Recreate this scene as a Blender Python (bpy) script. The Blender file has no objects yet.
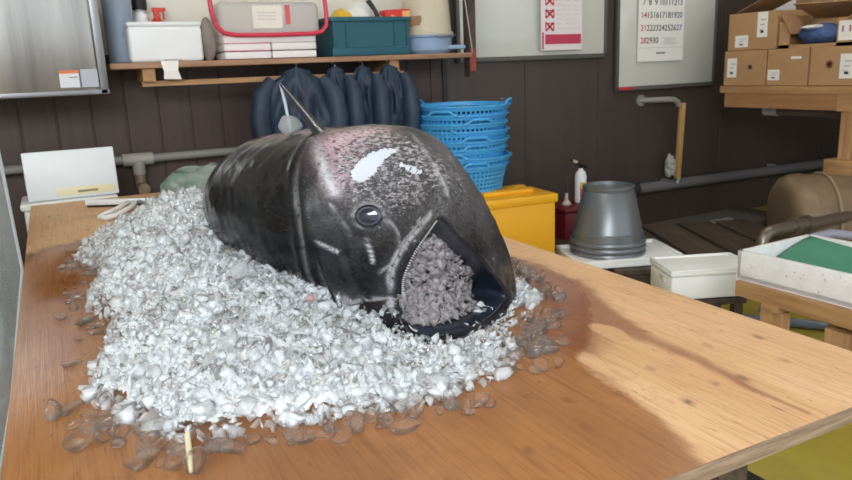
import bpy, bmesh, math, random
import numpy as np
from mathutils import Vector, Matrix

C = bpy.context.scene.collection
SC = bpy.context.scene

# ---------------------------------------------------------------- camera, sky, lights, exposure
cam_d = bpy.data.cameras.new('camera')
cam = bpy.data.objects.new('camera', cam_d)
C.objects.link(cam)
SC.camera = cam
cam_d.sensor_width = 36.0
cam_d.lens = 36.0 * 722.0 / 852.0
cam_d.clip_start = 0.02
_X = Vector((1459, -231, 722)).normalized()
_Y = Vector((-382, -155, 722)); _Y = (_Y - _X * _X.dot(_Y)).normalized()
_Z = _X.cross(_Y)
right = Vector((_X[0], _Y[0], _Z[0])); down = Vector((_X[1], _Y[1], _Z[1])); fwd = Vector((_X[2], _Y[2], _Z[2]))
cam.matrix_world = Matrix(((right.x, -down.x, -fwd.x, 0), (right.y, -down.y, -fwd.y, 0), (right.z, -down.z, -fwd.z, 1.20), (0, 0, 0, 1)))
cam_d.dof.use_dof = True
cam_d.dof.focus_distance = 1.28
cam_d.dof.aperture_fstop = 12.0

world = bpy.data.worlds.new('World'); SC.world = world
world.use_nodes = True
world.node_tree.nodes['Background'].inputs[0].default_value = (0.86, 0.93, 1.0, 1)
world.node_tree.nodes['Background'].inputs[1].default_value = 1.05
SC.view_settings.view_transform = 'Standard'
SC.view_settings.look = 'None'
SC.cycles.max_bounces = 20; SC.cycles.transmission_bounces = 18; SC.cycles.glossy_bounces = 6; SC.cycles.diffuse_bounces = 6; SC.cycles.transparent_max_bounces = 24
SC.view_settings.gamma = 1.0
SC.view_settings.use_curve_mapping = False
SC.view_settings.exposure = 0.35

def area(name, loc, target, sx, sy, power, col=(1, 1, 1)):
    d = bpy.data.lights.new(name, 'AREA'); d.shape = 'RECTANGLE'; d.size = sx; d.size_y = sy
    d.energy = power; d.color = col
    o = bpy.data.objects.new(name, d); C.objects.link(o)
    o.location = loc
    o.rotation_euler = (Vector(target) - Vector(loc)).to_track_quat('-Z', 'Y').to_euler()
    return o
# daylight through the open shop front
area('daylight_front', (-1.6, -1.4, 2.9), (0.4, 1.6, 0.7), 3.2, 2.0, 235, (0.92, 0.965, 1.0))

# ---------------------------------------------------------------- helpers
def lin(c):
    return tuple(((v / 255.0) / 12.92 if v <= 10 else ((v / 255.0 + 0.055) / 1.055) ** 2.4) for v in c)
MATS = {}
def mat(name, rgb, rough=0.5, metal=0.0, spec=0.5, var=0.0, scale=8.0, bump=0.0, bscale=40.0, trans=0.0, ior=1.45, coat=0.0, emit=0.0, stretch=(1, 1, 1), rgb2=None):
    if name in MATS: return MATS[name]
    m = bpy.data.materials.new(name); MATS[name] = m
    m.use_nodes = True
    nt = m.node_tree; b = nt.nodes['Principled BSDF']
    c = lin(rgb)
    b.inputs['Base Color'].default_value = (*c, 1)
    b.inputs['Roughness'].default_value = rough
    b.inputs['Metallic'].default_value = metal
    b.inputs['Specular IOR Level'].default_value = spec
    b.inputs['Transmission Weight'].default_value = trans
    b.inputs['IOR'].default_value = ior
    b.inputs['Coat Weight'].default_value = coat
    if emit:
        b.inputs['Emission Color'].default_value = (*c, 1); b.inputs['Emission Strength'].default_value = emit
    tc = nt.nodes.new('ShaderNodeTexCoord'); mp = nt.nodes.new('ShaderNodeMapping')
    mp.inputs['Scale'].default_value = stretch
    nt.links.new(tc.outputs['Object'], mp.inputs['Vector'])
    if var or rgb2:
        n = nt.nodes.new('ShaderNodeTexNoise'); n.inputs['Scale'].default_value = scale; n.inputs['Detail'].default_value = 6
        n.inputs['Roughness'].default_value = 0.65
        nt.links.new(mp.outputs[0], n.inputs['Vector'])
        r = nt.nodes.new('ShaderNodeValToRGB')
        c2 = lin(rgb2) if rgb2 else tuple(v * (1 - var) for v in c)
        c1 = c if rgb2 else tuple(min(1, v * (1 + var * 0.5)) for v in c)
        r.color_ramp.elements[0].position = 0.34; r.color_ramp.elements[0].color = (*c2, 1)
        r.color_ramp.elements[1].position = 0.66; r.color_ramp.elements[1].color = (*c1, 1)
        nt.links.new(n.outputs['Fac'], r.inputs['Fac']); nt.links.new(r.outputs[0], b.inputs['Base Color'])
    if bump:
        n2 = nt.nodes.new('ShaderNodeTexNoise'); n2.inputs['Scale'].default_value = bscale; n2.inputs['Detail'].default_value = 4
        nt.links.new(mp.outputs[0], n2.inputs['Vector'])
        bp = nt.nodes.new('ShaderNodeBump'); bp.inputs['Strength'].default_value = bump; bp.inputs['Distance'].default_value = 0.01
        nt.links.new(n2.outputs['Fac'], bp.inputs['Height']); nt.links.new(bp.outputs[0], b.inputs['Normal'])
    return m

def mesh_obj(name, verts, faces, m=None, parent=None, smooth=False, loc=None, rot=None):
    me = bpy.data.meshes.new(name)
    me.from_pydata([tuple(map(float, v)) for v in verts], [], [tuple(int(i) for i in f) for f in faces])
    me.update()
    if smooth: me.polygons.foreach_set('use_smooth', [True] * len(me.polygons))
    o = bpy.data.objects.new(name, me)
    C.objects.link(o)
    if m:
        for k in (m if isinstance(m, (list, tuple)) else [m]): me.materials.append(k)
    if parent: o.parent = parent
    if loc is not None: o.location = loc
    if rot is not None: o.rotation_euler = rot
    return o

class MB:
    """collects boxes, tubes, lathes and lofts into one mesh"""
    def __init__(s): s.bm = bmesh.new()
    def box(s, c, d, rot=None, bev=0.0, seg=2):
        r = bmesh.ops.create_cube(s.bm, size=1.0)
        M = Matrix.Translation(Vector(c)) @ (rot.to_4x4() if rot is not None else Matrix.Identity(4)) @ Matrix.Diagonal((*d, 1))
        bmesh.ops.transform(s.bm, matrix=M, verts=r['verts'])
        if bev:
            es = list({e for v in r['verts'] for e in v.link_edges})
            bmesh.ops.bevel(s.bm, geom=es, offset=bev, segments=seg, affect='EDGES', profile=0.5)
        return s
    def tube(s, pts, rad, n=10, closed=False, caps=True, flat=1.0):
        pts = [Vector(p) for p in pts]; N = len(pts)
        rads = rad if isinstance(rad, (list, tuple)) else [rad] * N
        rings = []
        up = None
        for i, p in enumerate(pts):
            if closed: t = pts[(i + 1) % N] - pts[i - 1]
            else: t = pts[min(i + 1, N - 1)] - pts[max(i - 1, 0)]
            t.normalize()
            if up is None:
                up = Vector((0, 0, 1)) if abs(t.z) < 0.9 else Vector((1, 0, 0))
            a = t.cross(up).normalized(); b = a.cross(t).normalized(); up = b
            rings.append([s.bm.verts.new(p + (a * math.cos(2 * math.pi * k / n) + b * flat * math.sin(2 * math.pi * k / n)) * rads[i]) for k in range(n)])
        for i in range(N if closed else N - 1):
            A, B = rings[i], rings[(i + 1) % N]
            for k in range(n): s.bm.faces.new((A[k], A[(k + 1) % n], B[(k + 1) % n], B[k]))
        if caps and not closed:
            s.bm.faces.new(rings[0][::-1]); s.bm.faces.new(rings[-1])
        return s
    def lathe(s, prof, n=32, c=(0, 0, 0), M=None, sy=1.0):
        rings = []
        c = Vector(c)
        for r, z in prof:
            ring = []
            for k in range(n):
                p = Vector((r * math.cos(2 * math.pi * k / n), sy * r * math.sin(2 * math.pi * k / n), z))
                if M is not None: p = M @ p
                ring.append(s.bm.verts.new(p + c))
            rings.append(ring)
        for A, B in zip(rings, rings[1:]):
            for k in range(n): s.bm.faces.new((A[k], A[(k + 1) % n], B[(k + 1) % n], B[k]))
        if prof[0][0] > 1e-5: s.bm.faces.new(rings[0][::-1])
        if prof[-1][0] > 1e-5: s.bm.faces.new(rings[-1])
        return s
    def quads(s, vs, fs):
        V = [s.bm.verts.new(Vector(v)) for v in vs]
        for f in fs: s.bm.faces.new([V[i] for i in f])
        return s
    def prism(s, poly, z0, z1):
        a = [s.bm.verts.new((x, y, z0)) for x, y in poly]; b = [s.bm.verts.new((x, y, z1)) for x, y in poly]
        n = len(poly)
        s.bm.faces.new(a[::-1]); s.bm.faces.new(b)
        for i in range(n): s.bm.faces.new((a[i], a[(i + 1) % n], b[(i + 1) % n], b[i]))
        return s
    def build(s, name, m=None, parent=None, smooth=True, angle=0.6):
        bmesh.ops.remove_doubles(s.bm, verts=s.bm.verts, dist=1e-6)
        bmesh.ops.recalc_face_normals(s.bm, faces=s.bm.faces)
        me = bpy.data.meshes.new(name); s.bm.to_mesh(me); s.bm.free()
        if smooth:
            me.polygons.foreach_set('use_smooth', [True] * len(me.polygons))
            me.set_sharp_from_angle(angle=angle)
        o = bpy.data.objects.new(name, me); C.objects.link(o)
        if m:
            for k in (m if isinstance(m, (list, tuple)) else [m]): me.materials.append(k)
        if parent: o.parent = parent
        return o

def tag(o, label=None, cat=None, group=None, kind=None):
    if label: o['label'] = label
    if cat: o['category'] = cat
    if group: o['group'] = group
    if kind: o['kind'] = kind
    return o
def thing(name, label, cat, loc=(0, 0, 0), rz=0.0, group=None):
    o = bpy.data.objects.new(name, None); C.objects.link(o)
    o.empty_display_size = 0.05
    o.location = loc; o.rotation_euler = (0, 0, rz)
    return tag(o, label, cat, group)
def copy_tree(o, parent=None):
    c = o.copy(); C.objects.link(c)
    if parent is not None: c.parent = parent
    for ch in list(o.children): copy_tree(ch, c)
    return c
def rotz(a): return Matrix.Rotation(a, 3, 'Z')
def catmull(P, t):
    """P: (n, ...) array; t in [0, n-1]"""
    P = np.asarray(P, float); n = len(P)
    i = np.clip(np.floor(t).astype(int), 0, n - 2); u = (t - i)
    def g(k): return P[np.clip(k, 0, n - 1)]
    sh = (-1,) + (1,) * (P.ndim - 1)
    u = u.reshape(sh)
    p0, p1, p2, p3 = g(i - 1), g(i), g(i + 1), g(i + 2)
    return 0.5 * (2 * p1 + (-p0 + p2) * u + (2 * p0 - 5 * p1 + 4 * p2 - p3) * u ** 2 + (-p0 + 3 * p1 - 3 * p2 + p3) * u ** 3)

# ---------------------------------------------------------------- text / small marks
def text_parts(items, name, m, parent, rot):
    """items: (string, size, x, y) in the plane of a sheet; merged into one printed mesh"""
    bm = bmesh.new()
    for s, size, x, y in items:
        cu = bpy.data.curves.new('t', 'FONT'); cu.body = s; cu.size = size; cu.align_x = 'CENTER'; cu.align_y = 'CENTER'; cu.extrude = 0.0003; cu.offset = size * 0.004
        to = bpy.data.objects.new('t', cu); C.objects.link(to)
        me = bpy.data.meshes.new_from_object(to.evaluated_get(bpy.context.evaluated_depsgraph_get()))
        me.transform(Matrix.Translation((x, y, 0)))
        bm.from_mesh(me)
        bpy.data.objects.remove(to); bpy.data.curves.remove(cu); bpy.data.meshes.remove(me)
    me = bpy.data.meshes.new(name); bm.to_mesh(me); bm.free()
    me.transform(rot)
    o = bpy.data.objects.new(name, me); C.objects.link(o); me.materials.append(m); o.parent = parent
    return o
RX90 = Matrix.Rotation(math.pi / 2, 4, 'X')            # sheet plane (x,y) -> wall plane (x,z) facing -y

def wood(name, a, b, scale=1.0, axis=0, rough=.55):
    st = [14, 14, 14]; st[axis] = 1.2
    return mat(name, a, rough, rgb2=b, scale=2.2 * scale, stretch=tuple(st), bump=.15, bscale=6)
M_PINE = wood('pine_board', (190, 150, 108), (158, 116, 78))
M_PINE_Y = wood('pine_beam', (186, 146, 100), (150, 110, 72), axis=1)
M_PINE_Z = wood('pine_post', (188, 148, 104), (150, 110, 74), axis=2)
M_DARKWOOD = wood('weathered_wood', (92, 78, 66), (58, 48, 42), axis=1)
M_WHITE = mat('white_plastic', (232, 234, 236), .35)
M_FOAM = mat('styrofoam', (238, 238, 236), .75, bump=.1, bscale=160)
M_STEEL = mat('brushed_stainless', (172, 170, 166), .28, metal=1.0, var=.18, scale=2.5, stretch=(6, 1, .7))
M_PIPE = mat('grey_pvc_pipe', (140, 136, 132), .45)
M_DARKPIPE = mat('dark_grey_pipe', (108, 106, 106), .45)
M_BLACK = mat('black_rubber', (22, 22, 24), .5)
M_CARD = mat('cardboard', (176, 138, 98), .8, var=.06, scale=6)
M_CARD_IN = mat('cardboard_inside', (150, 116, 82), .85)
M_PAPER = mat('white_paper', (236, 234, 230), .7)
M_INK = mat('black_ink', (48, 46, 50), .7)
M_RED = mat('red_ink', (196, 48, 66), .6)
M_BLUEINK = mat('blue_ink', (70, 74, 170), .6)
M_GREYINK = mat('pale_grey_ink', (176, 172, 174), .7)
M_CLEAR = mat('clear_plastic', (240, 245, 246), .06, trans=.95, ior=1.12)

# ---------------------------------------------------------------- the room
def struct(o): o['kind'] = 'structure'; return o
YW = 3.90
def siding_mat():
    m = mat('brown_siding', (80, 63, 57), .5, var=.16, scale=5, stretch=(8, 1, .6))
    return m
M_SIDING = siding_mat()
M_WALLR = mat('brown_wall_panel', (72, 62, 56), .38, var=.10, scale=4, stretch=(3, 1, .5))
def grooved_wall(name, x0, x1, z0, z1, y, m, pitch, g=.006):
    vs = []; prof = []
    x = x0
    while x < x1 - 1e-4:
        xe = min(x + pitch, x1)
        prof += [(x, y), (xe - 2 * g, y), (xe - 1.5 * g, y + g), (xe - .5 * g, y + g), (xe, y)]
        x = xe
    for px_, py_ in prof: vs += [(px_, py_, z0), (px_, py_, z1)]
    n = len(prof)
    fs = [(2 * i, 2 * i + 2, 2 * i + 3, 2 * i + 1) for i in range(n - 1)]
    b = len(vs); vs += [(x0, y + .12, z0), (x0, y + .12, z1), (x1, y + .12, z0), (x1, y + .12, z1)]
    fs += [(b, b + 1, b + 3, b + 2), (0, 1, b + 1, b), (2 * n - 2, b + 2, b + 3, 2 * n - 1)]
    return struct(mesh_obj(name, vs, fs, m))
grooved_wall('wall_back', -2.6, 2.14, 0, 1.33, YW, M_SIDING, .155)
grooved_wall('wall_back', 2.14, 6.6, 0, 2.8, YW + .02, M_WALLR, .60, .004)
M_CREAM = mat('cream_wall', (226, 222, 210), .6)
struct(MB().box((-.23, YW + .06, 2.065), (4.74, .12, 1.47)).build('wall_back', M_CREAM, smooth=False))
struct(MB().box((6.65, 1.2, 1.4), (.1, 5.6, 2.8)).build('wall_right', M_WALLR, smooth=False))
struct(MB().box((-2.65, 1.2, 1.4), (.1, 5.6, 2.8)).build('wall_left', M_CREAM, smooth=False))
struct(MB().box((2.0, 1.6, 2.85), (9.4, 4.9, .1)).build('ceiling', mat('grey_ceiling', (190, 186, 178), .8), smooth=False))
def floor_mat():
    m = mat('painted_floor', (176, 158, 58), .3, rgb2=(146, 132, 56), scale=1.6, bump=.08, bscale=20)
    return m
struct(MB().box((2.0, 1.0, -.05), (9.4, 6.1, .1)).build('floor', floor_mat(), smooth=False))
struct(MB().box((2.14, YW - .004, .66), (.03, .012, 1.3)).build('trim_1', mat('dark_trim', (50, 42, 40), .5), smooth=False))
# ceiling lamps
def ceiling_lamp(x, y, label):
    t = thing('ceiling_lamp', label, 'lamp', (x, y, 2.80), math.pi / 2)
    MB().box((0, 0, -.03), (1.25, .16, .06), bev=.008).build('housing', M_WHITE, t)
    for s in (-1, 1):
        MB().tube([(-.58, s * .045, -.085), (.58, s * .045, -.085)], .014, 10).build('tube', mat('lit_tube', (255, 250, 240), .4, emit=26.0), t)
        for e in (-1, 1): MB().box((e * .6, s * .045, -.075), (.02, .03, .04)).build('socket', M_WHITE, t)
ceiling_lamp(1.0, 2.3, 'twin tube lamp on the ceiling over the plywood table')
ceiling_lamp(3.6, 2.6, 'twin tube lamp on the ceiling near the cardboard boxes')

# ---------------------------------------------------------------- work table
TX0, TX1, TY0, TY1, TT = -.118, 1.119, .556, 3.339, .72
def wood_top_mat():
    m = mat('plywood_top', (196, 146, 100), .5)
    nt = m.node_tree; b = nt.nodes['Principled BSDF']; L = nt.links.new
    tc = nt.nodes.new('ShaderNodeTexCoord')
    def noise(s, st, d=6, r=.6, dist=0.0):
        mp = nt.nodes.new('ShaderNodeMapping'); mp.inputs['Scale'].default_value = st
        n = nt.nodes.new('ShaderNodeTexNoise'); n.inputs['Scale'].default_value = s; n.inputs['Detail'].default_value = d; n.inputs['Roughness'].default_value = r; n.inputs['Distortion'].default_value = dist
        L(tc.outputs['Object'], mp.inputs['Vector']); L(mp.outputs[0], n.inputs['Vector']); return n.outputs['Fac']
    def attr(n):
        a = nt.nodes.new('ShaderNodeAttribute'); a.attribute_name = n; return a.outputs['Fac']
    def M(op, a, c, clamp=False):
        n = nt.nodes.new('ShaderNodeMath'); n.operation = op; n.use_clamp = clamp
        for i, v in enumerate((a, c)):
            if isinstance(v, (int, float)): n.inputs[i].default_value = v
            else: L(v, n.inputs[i])
        return n.outputs[0]
    def step(v, lo, hi):
        n = nt.nodes.new('ShaderNodeMapRange'); n.interpolation_type = 'SMOOTHSTEP'
        n.inputs['From Min'].default_value = lo; n.inputs['From Max'].default_value = hi
        L(v, n.inputs['Value']); return n.outputs[0]
    def mix(f, c1, c2):
        n = nt.nodes.new('ShaderNodeMix'); n.data_type = 'RGBA'
        if isinstance(f, float): n.inputs[0].default_value = f
        else: L(f, n.inputs[0])
        for i, c in ((6, c1), (7, c2)):
            if isinstance(c, tuple): n.inputs[i].default_value = (*lin(c), 1)
            else: L(c, n.inputs[i])
        return n.outputs[2]
    broad = noise(3.0, (1.6, .5, 1), 5, .6)
    grain = noise(1.0, (120, 4.0, 1), 5, .65, .3)
    fine = noise(1.0, (420, 9, 1), 3, .6)
    blot = noise(7.0, (1.5, .7, 1), 8, .7, .4)
    smudge = noise(4.0, (2.2, .9, 1), 8, .75, 1.0)
    fleck = noise(1.0, (150, 28, 1), 3, .55)
    dry = mix(step(broad, .3, .7), (222, 182, 140), (206, 160, 114))
    dry = mix(M('MULTIPLY', step(smudge, .50, .72), .55), dry, (168, 122, 84))
    dry = mix(M('MULTIPLY', step(grain, .48, .75), .38), dry, (160, 108, 68))
    wet = mix(step(broad, .3, .7), (166, 114, 70), (140, 92, 52))
    wet = mix(M('MULTIPLY', step(grain, .46, .72), .5), wet, (116, 70, 42))
    wmask = step(M('ADD', attr('wet'), M('MULTIPLY', M('SUBTRACT', blot, .5), .55)), .42, .60)
    col = mix(wmask, dry, wet)
    rmask = step(M('ADD', attr('stain'), M('MULTIPLY', M('SUBTRACT', smudge, .5), 1.6)), .30, 1.1)
    col = mix(M('MULTIPLY', rmask, .75), col, (132, 78, 56))
    col = mix(M('MULTIPLY', step(M('ADD', attr('pale'), M('MULTIPLY', M('SUBTRACT', blot, .5), 1.2)), .45, .6), .9), col, (206, 160, 116))
    wetg = M('MULTIPLY', step(smudge, .45, .75), wmask)
    col = mix(M('MULTIPLY', wetg, .35), col, (104, 58, 34))
    col = mix(M('MULTIPLY', step(fleck, .64, .74), .55), col, (92, 52, 32))
    spots = noise(26, (1, .45, 1), 2, .5)
    col = mix(M('MULTIPLY', step(spots, .74, .80), .6), col, (104, 58, 44))
    col = mix(M('MULTIPLY', attr('knot'), .85), col, (66, 36, 28))
    col = mix(M('MULTIPLY', step(fine, .52, .70), .32), col, (96, 54, 30))
    L(col, b.inputs['Base Color'])
    ro = M('SUBTRACT', .55, M('MULTIPLY', wmask, .27)); ro = M('SUBTRACT', ro, M('MULTIPLY', attr('film'), .24), True)
    L(ro, b.inputs['Roughness'])
    bp = nt.nodes.new('ShaderNodeBump'); bp.inputs['Strength'].default_value = .22; bp.inputs['Distance'].default_value = .002
    L(M('ADD', grain, M('MULTIPLY', fine, .9)), bp.inputs['Height']); L(bp.outputs[0], b.inputs['Normal'])
    return m
def seg_dist(X, Y, pts):
    best = np.full(X.shape, 9.0)
    for (ax, ay), (bx, by) in zip(pts[:-1], pts[1:]):
        dx, dy = bx - ax, by - ay
        u = np.clip(((X - ax) * dx + (Y - ay) * dy) / (dx * dx + dy * dy), 0, 1)
        best = np.minimum(best, np.hypot(X - ax - u * dx, Y - ay - u * dy))
    return best
def build_table():
    t = thing('work_table', 'large plywood work table with wet stained top holding the ice and tuna head', 'table', ((TX0 + TX1) / 2, (TY0 + TY1) / 2, 0))
    cx, cy = t.location.x, t.location.y
    nx, ny = 124, 280
    xs = np.linspace(TX0, TX1, nx); ys = np.linspace(TY0, TY1, ny)
    X, Y = np.meshgrid(xs, ys)
    vs = np.stack([X - cx, Y - cy, np.full(X.shape, TT)], -1).reshape(-1, 3)
    fs = [(j * nx + i, j * nx + i + 1, (j + 1) * nx + i + 1, (j + 1) * nx + i) for j in range(ny - 1) for i in range(nx - 1)]
    top = mesh_obj('tabletop', vs, fs, wood_top_mat(), t)
    # dampness: wet left and front, dry along the far right
    bx = np.interp(Y, [.5, .64, .73, .80, .89, .95, 1.1, 1.3, 1.6, 2.0, 3.4], [.640, .672, .702, .714, .730, .80, .93, 1.02, 1.02, .9, .8])
    wet = .5 + (bx - X) / .15
    wet = np.minimum(wet, .5 + (2.45 + .5 * X - Y) / .35)
    stain = 1.0 * np.exp(-(seg_dist(X, Y, [(.958, 1.243), (.899, 1.04), (.887, .919), (.888, .782), (.868, .67), (.867, .575)]) / (.008 + .04 * np.clip((Y - .6) / .6, 0, 1))) ** 2)
    stain += .95 * np.exp(-(seg_dist(X, Y, [(1.0, 1.45), (.93, 1.2), (.84, 1.03), (.76, .96)]) / .085) ** 2)
    stain += .7 * np.exp(-(seg_dist(X, Y, [(-.06, 1.25), (-.03, 1.75), (0.0, 2.2)]) / .05) ** 2)
    pale = 1.1 * np.exp(-(((X - .853) / .026) ** 2 + ((Y - .960) / .062) ** 2))
    film = np.exp(-(seg_dist(X, Y, [(-.07, 1.0), (-.06, 1.4), (-.04, 1.9), (0.02, 2.3)]) / .07) ** 2) + np.exp(-(seg_dist(X, Y, [(1.0, 1.4), (.85, 1.05), (.7, .9)]) / .08) ** 2)
    knot = np.zeros_like(X)
    for kx, ky, r in [(.757, .685, .008), (.733, .699, .005), (.887, .70, .009), (.84, .708, .006), (.995, .709, .006), (1.05, .80, .008), (.583, .701, .006), (.95, .82, .005), (.483, .692, .006), (.80, .80, .006), (.62, .78, .007), (.30, .72, .006), (.70, .84, .004)]:
        knot = np.maximum(knot, np.exp(-(((X - kx) / (r * .7)) ** 2 + ((Y - ky) / (r * 1.3)) ** 2)))
    for n, a in (('wet', wet), ('stain', stain), ('pale', pale), ('film', np.clip(film, 0, 1)), ('knot', knot)):
        at = top.data.attributes.new(n, 'FLOAT', 'POINT'); at.data.foreach_set('value', np.clip(a, -1, 2).reshape(-1).astype(np.float32))
    e = MB().box((0, 0, TT - .0125), (TX1 - TX0, TY1 - TY0, .0248)).build('plywood_edge', mat('plywood_edge', (150, 128, 108), .6, rgb2=(104, 84, 68), scale=1.0, stretch=(14, 14, 260)), t, smooth=False)
    for sx in (-1, 1):
        MB().box((sx * .46, 0, TT - .065), (.05, TY1 - TY0 - .3, .08)).build('rail', M_DARKWOOD, t, smooth=False)
        for sy in (-1, 1): MB().box((sx * .46, sy * 1.15, .3275), (.07, .07, .655)).build('leg', M_DARKWOOD, t, smooth=False)
    for sy in (-1, 1): MB().box((0, sy * 1.15, .52), (.85, .04, .08)).build('crossbar', M_DARKWOOD, t, smooth=False)
    return t
build_table()

# ---------------------------------------------------------------- left: stainless cabinet
def wallthing(*a, **k): return thing(*a, **k)
t = thing('steel_cabinet', 'stainless steel wall cabinet with two small stickers at its lower corner', 'cabinet', (-.332, 3.67, 1.15))
MB().box((-.02, .0, .45), (1.20, .40, .90), bev=.006).build('body', M_STEEL, t)
MB().box((-.03, -.206, .45), (1.14, .014, .86), bev=.004).build('door', mat('brushed_stainless_door', (176, 173, 168), .30, metal=1.0, var=.35, scale=1.6, stretch=(5, 1, .35)), t)
MB().box((.56, -.205, .45), (.030, .020, .895), bev=.003).build('edge_strip', mat('dull_steel', (150, 150, 152), .4, metal=1.0), t)
MB().box((-.02, -.205, .012), (1.2, .02, .022), bev=.003).build('bottom_strip', mat('dull_steel', (150, 150, 152), .4, metal=1.0), t)
s = MB().box((.43, -.2145, .070), (.075, .002, .070)).build('sticker', mat('sticker_white', (214, 218, 224), .5), t, smooth=False); s['label'] = 'pale sticker with an orange band on top'
MB().box((.43, -.216, .099), (.075, .002, .012)).build('orange_band', mat('orange_print', (226, 120, 60), .5), s, smooth=False)
MB().box((.445, -.216, .077), (.03, .001, .003)).build('print', M_INK, s, smooth=False)
s2 = MB().box((.508, -.2145, .071), (.066, .002, .074)).build('sticker', mat('sticker_grey', (176, 184, 196), .5), t, smooth=False); s2['label'] = 'plain blue-grey sticker'

# cutting board on a foam crate behind the table
t = thing('foam_crate', 'white foam crate standing on the floor behind the table corner', 'crate', (.03, 3.53, 0))
MB().box((0, 0, .345), (.36, .26, .69), bev=.015).build('body', M_FOAM, t)
MB().box((0, 0, .705), (.38, .28, .03), bev=.01).build('lid', M_FOAM, t)
t = thing('cutting_board', 'thick white cutting board stood upright behind the table with a yellowed lower edge', 'cutting board', (.05, 3.44, .72))
R_ = Matrix.Rotation(-.10, 3, 'X')
MB().box((0, .0, .105), (.355, .028, .205), rot=R_, bev=.006).build('board', mat('board_white', (226, 232, 236), .45), t)
b_ = MB().box((.050, -.018, .032), (.235, .012, .036), rot=R_, bev=.004).build('ledge', mat('board_yellowed', (230, 221, 184), .5), t); b_['label'] = 'yellowed strip'
MB().box((.055, -.0245, .031), (.08, .004, .010), rot=R_, bev=.002).build('slot', mat('slot_dark', (150, 138, 104), .6), b_)

# water pipe along the back wall with tee and elbow
t = thing('water_pipe', 'grey water pipe running along the panelled wall with a tee behind the table', 'pipe', (0.36, 3.83, .825))
MB().tube([(-2.6, 0, 0), (1.78, 0, 0)], .021, 16).build('pipe', M_PIPE, t)
MB().tube([(-.07, 0, 0), (.07, 0, 0)], .031, 16).tube([(0, 0, 0), (0, 0, -.075)], .029, 16).build('tee', mat('pale_fitting', (170, 166, 158), .5, var=.15, scale=20), t)
MB().tube([(0, 0, -.06), (0, 0, -.10), (0, -.012, -.128), (0, -.04, -.142), (.005, -.075, -.142)], [.024, .026, .027, .026, .029], 14).build('elbow', mat('brass_fitting', (142, 122, 98), .4, var=.3, scale=25), t)
for x in (-.9, 1.1): MB().box((x, .035, 0), (.025, .07, .05)).build('bracket', M_DARKPIPE, t)

# ---------------------------------------------------------------- wall shelf
t = thing('wall_shelf', 'long wooden wall shelf with a rail below it where raincoats hang', 'shelf', (1.18, 3.72, 1.28))
MB().box((.02, 0, -.013), (1.86, .34, .026), bev=.003).build('board', wood('shelf_board', (176, 138, 108), (136, 102, 80)), t)
MB().box((-.115, -.10, -.095), (1.33, .03, .024)).build('rail', M_PINE, t, smooth=False)
for x in (-.75, .48):
    MB().box((x, -.02, -.055), (.055, .26, .056)).build('bracket', M_PINE_Y, t, smooth=False)
p_ = MB().box((.965, -.12, .18), (.045, .06, .62)).build('post', mat('stained_post', (88, 70, 60), .6, rgb2=(60, 50, 46), scale=12), t, smooth=False); p_['label'] = 'dark stained upright post'
MB().box((.965, -.152, -.04), (.035, .004, .12)).build('red_stain', mat('red_paint_drip', (150, 66, 52), .6), p_, smooth=False)
MB().tube([(.90, -.16, .40), (.955, -.165, .0)], .004, 6).build('wire', mat('grey_wire', (150, 148, 146), .4, metal=.6), p_)
t = thing('paper_tape', 'strip of white paper tape hanging from the shelf edge', 'tape', (.525, 3.545, 1.20))
mesh_obj('strip', [(-.042, 0, .085), (.036, 0, .085), (.030, -.004, .04), (.042, 0, 0), (-.036, 0, .004), (-.033, -.006, .04), (-.042, .03, .083), (.036, .03, .083)], [(0, 1, 2, 5), (5, 2, 3, 4), (6, 7, 1, 0)], M_PAPER, t)
ZS = 1.2805
# things on the shelf, left to right
t = thing('plastic_container', 'clear blue-tinted container standing beside the steel cabinet on the shelf', 'container', (.345, 3.72, ZS))
MB().lathe([(.050, 0), (.062, .004), (.066, .30), (.058, .30), (.052, .01), (.0, .008)], 24, M=Matrix.Diagonal((1, 1.3, 1))).build('body', mat('bluish_clear', (196, 210, 226), .2, trans=.6, ior=1.2), t)
MB().box((0, 0, .13), (.075, .10, .22), bev=.01).build('contents', mat('blue_bag', (96, 122, 176), .5, rgb2=(186, 192, 204), scale=14), t)
MB().lathe([(.0, .30), (.07, .30), (.07, .325), (.0, .327)], 24, M=Matrix.Diagonal((1, 1.3, 1))).build('lid', M_WHITE, t)
t = thing('foam_box', 'white foam box on the left of the shelf with bottles behind it', 'box', (.525, 3.69, ZS))
MB().box((0, 0, .080), (.325, .20, .16), bev=.016, seg=3).build('body', M_WHITE, t)
MB().box((0, 0, .168), (.330, .205, .022), bev=.010, seg=3).build('lid', M_WHITE, t)
MB().box((.02, -.1005, .010), (.08, .002, .005)).build('shadow_line', mat('grey_shadowline', (190, 180, 176), .6), t, smooth=False)  # thin grey strip painted as a shadow line low on the box
t = thing('bottle', 'white bottle with black cap standing behind the foam box', 'bottle', (.452, 3.82, ZS))
MB().lathe([(.0, 0), (.034, .002), (.036, .19), (.030, .23), (.016, .245), (.016, .25), (0, .25)], 20).build('body', M_WHITE, t)
MB().lathe([(0, .249), (.036, .25), (.038, .30), (.0, .302)], 20).build('cap', M_BLACK, t)
t = thing('spray_bottle', 'red trigger spray bottle behind the white foam box', 'bottle', (.528, 3.825, ZS))
MB().lathe([(.0, 0), (.034, .002), (.036, .17), (.034, .19), (.012, .215), (0, .216)], 20).build('body', mat('red_plastic', (206, 66, 48), .4), t)
MB().box((0, 0, .225), (.026, .032, .04), bev=.006).box((.012, 0, .25), (.065, .024, .018), bev=.005).box((.032, 0, .225), (.008, .014, .045), bev=.003).build('trigger_head', mat('red_plastic', (206, 66, 48), .4), t)
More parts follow.
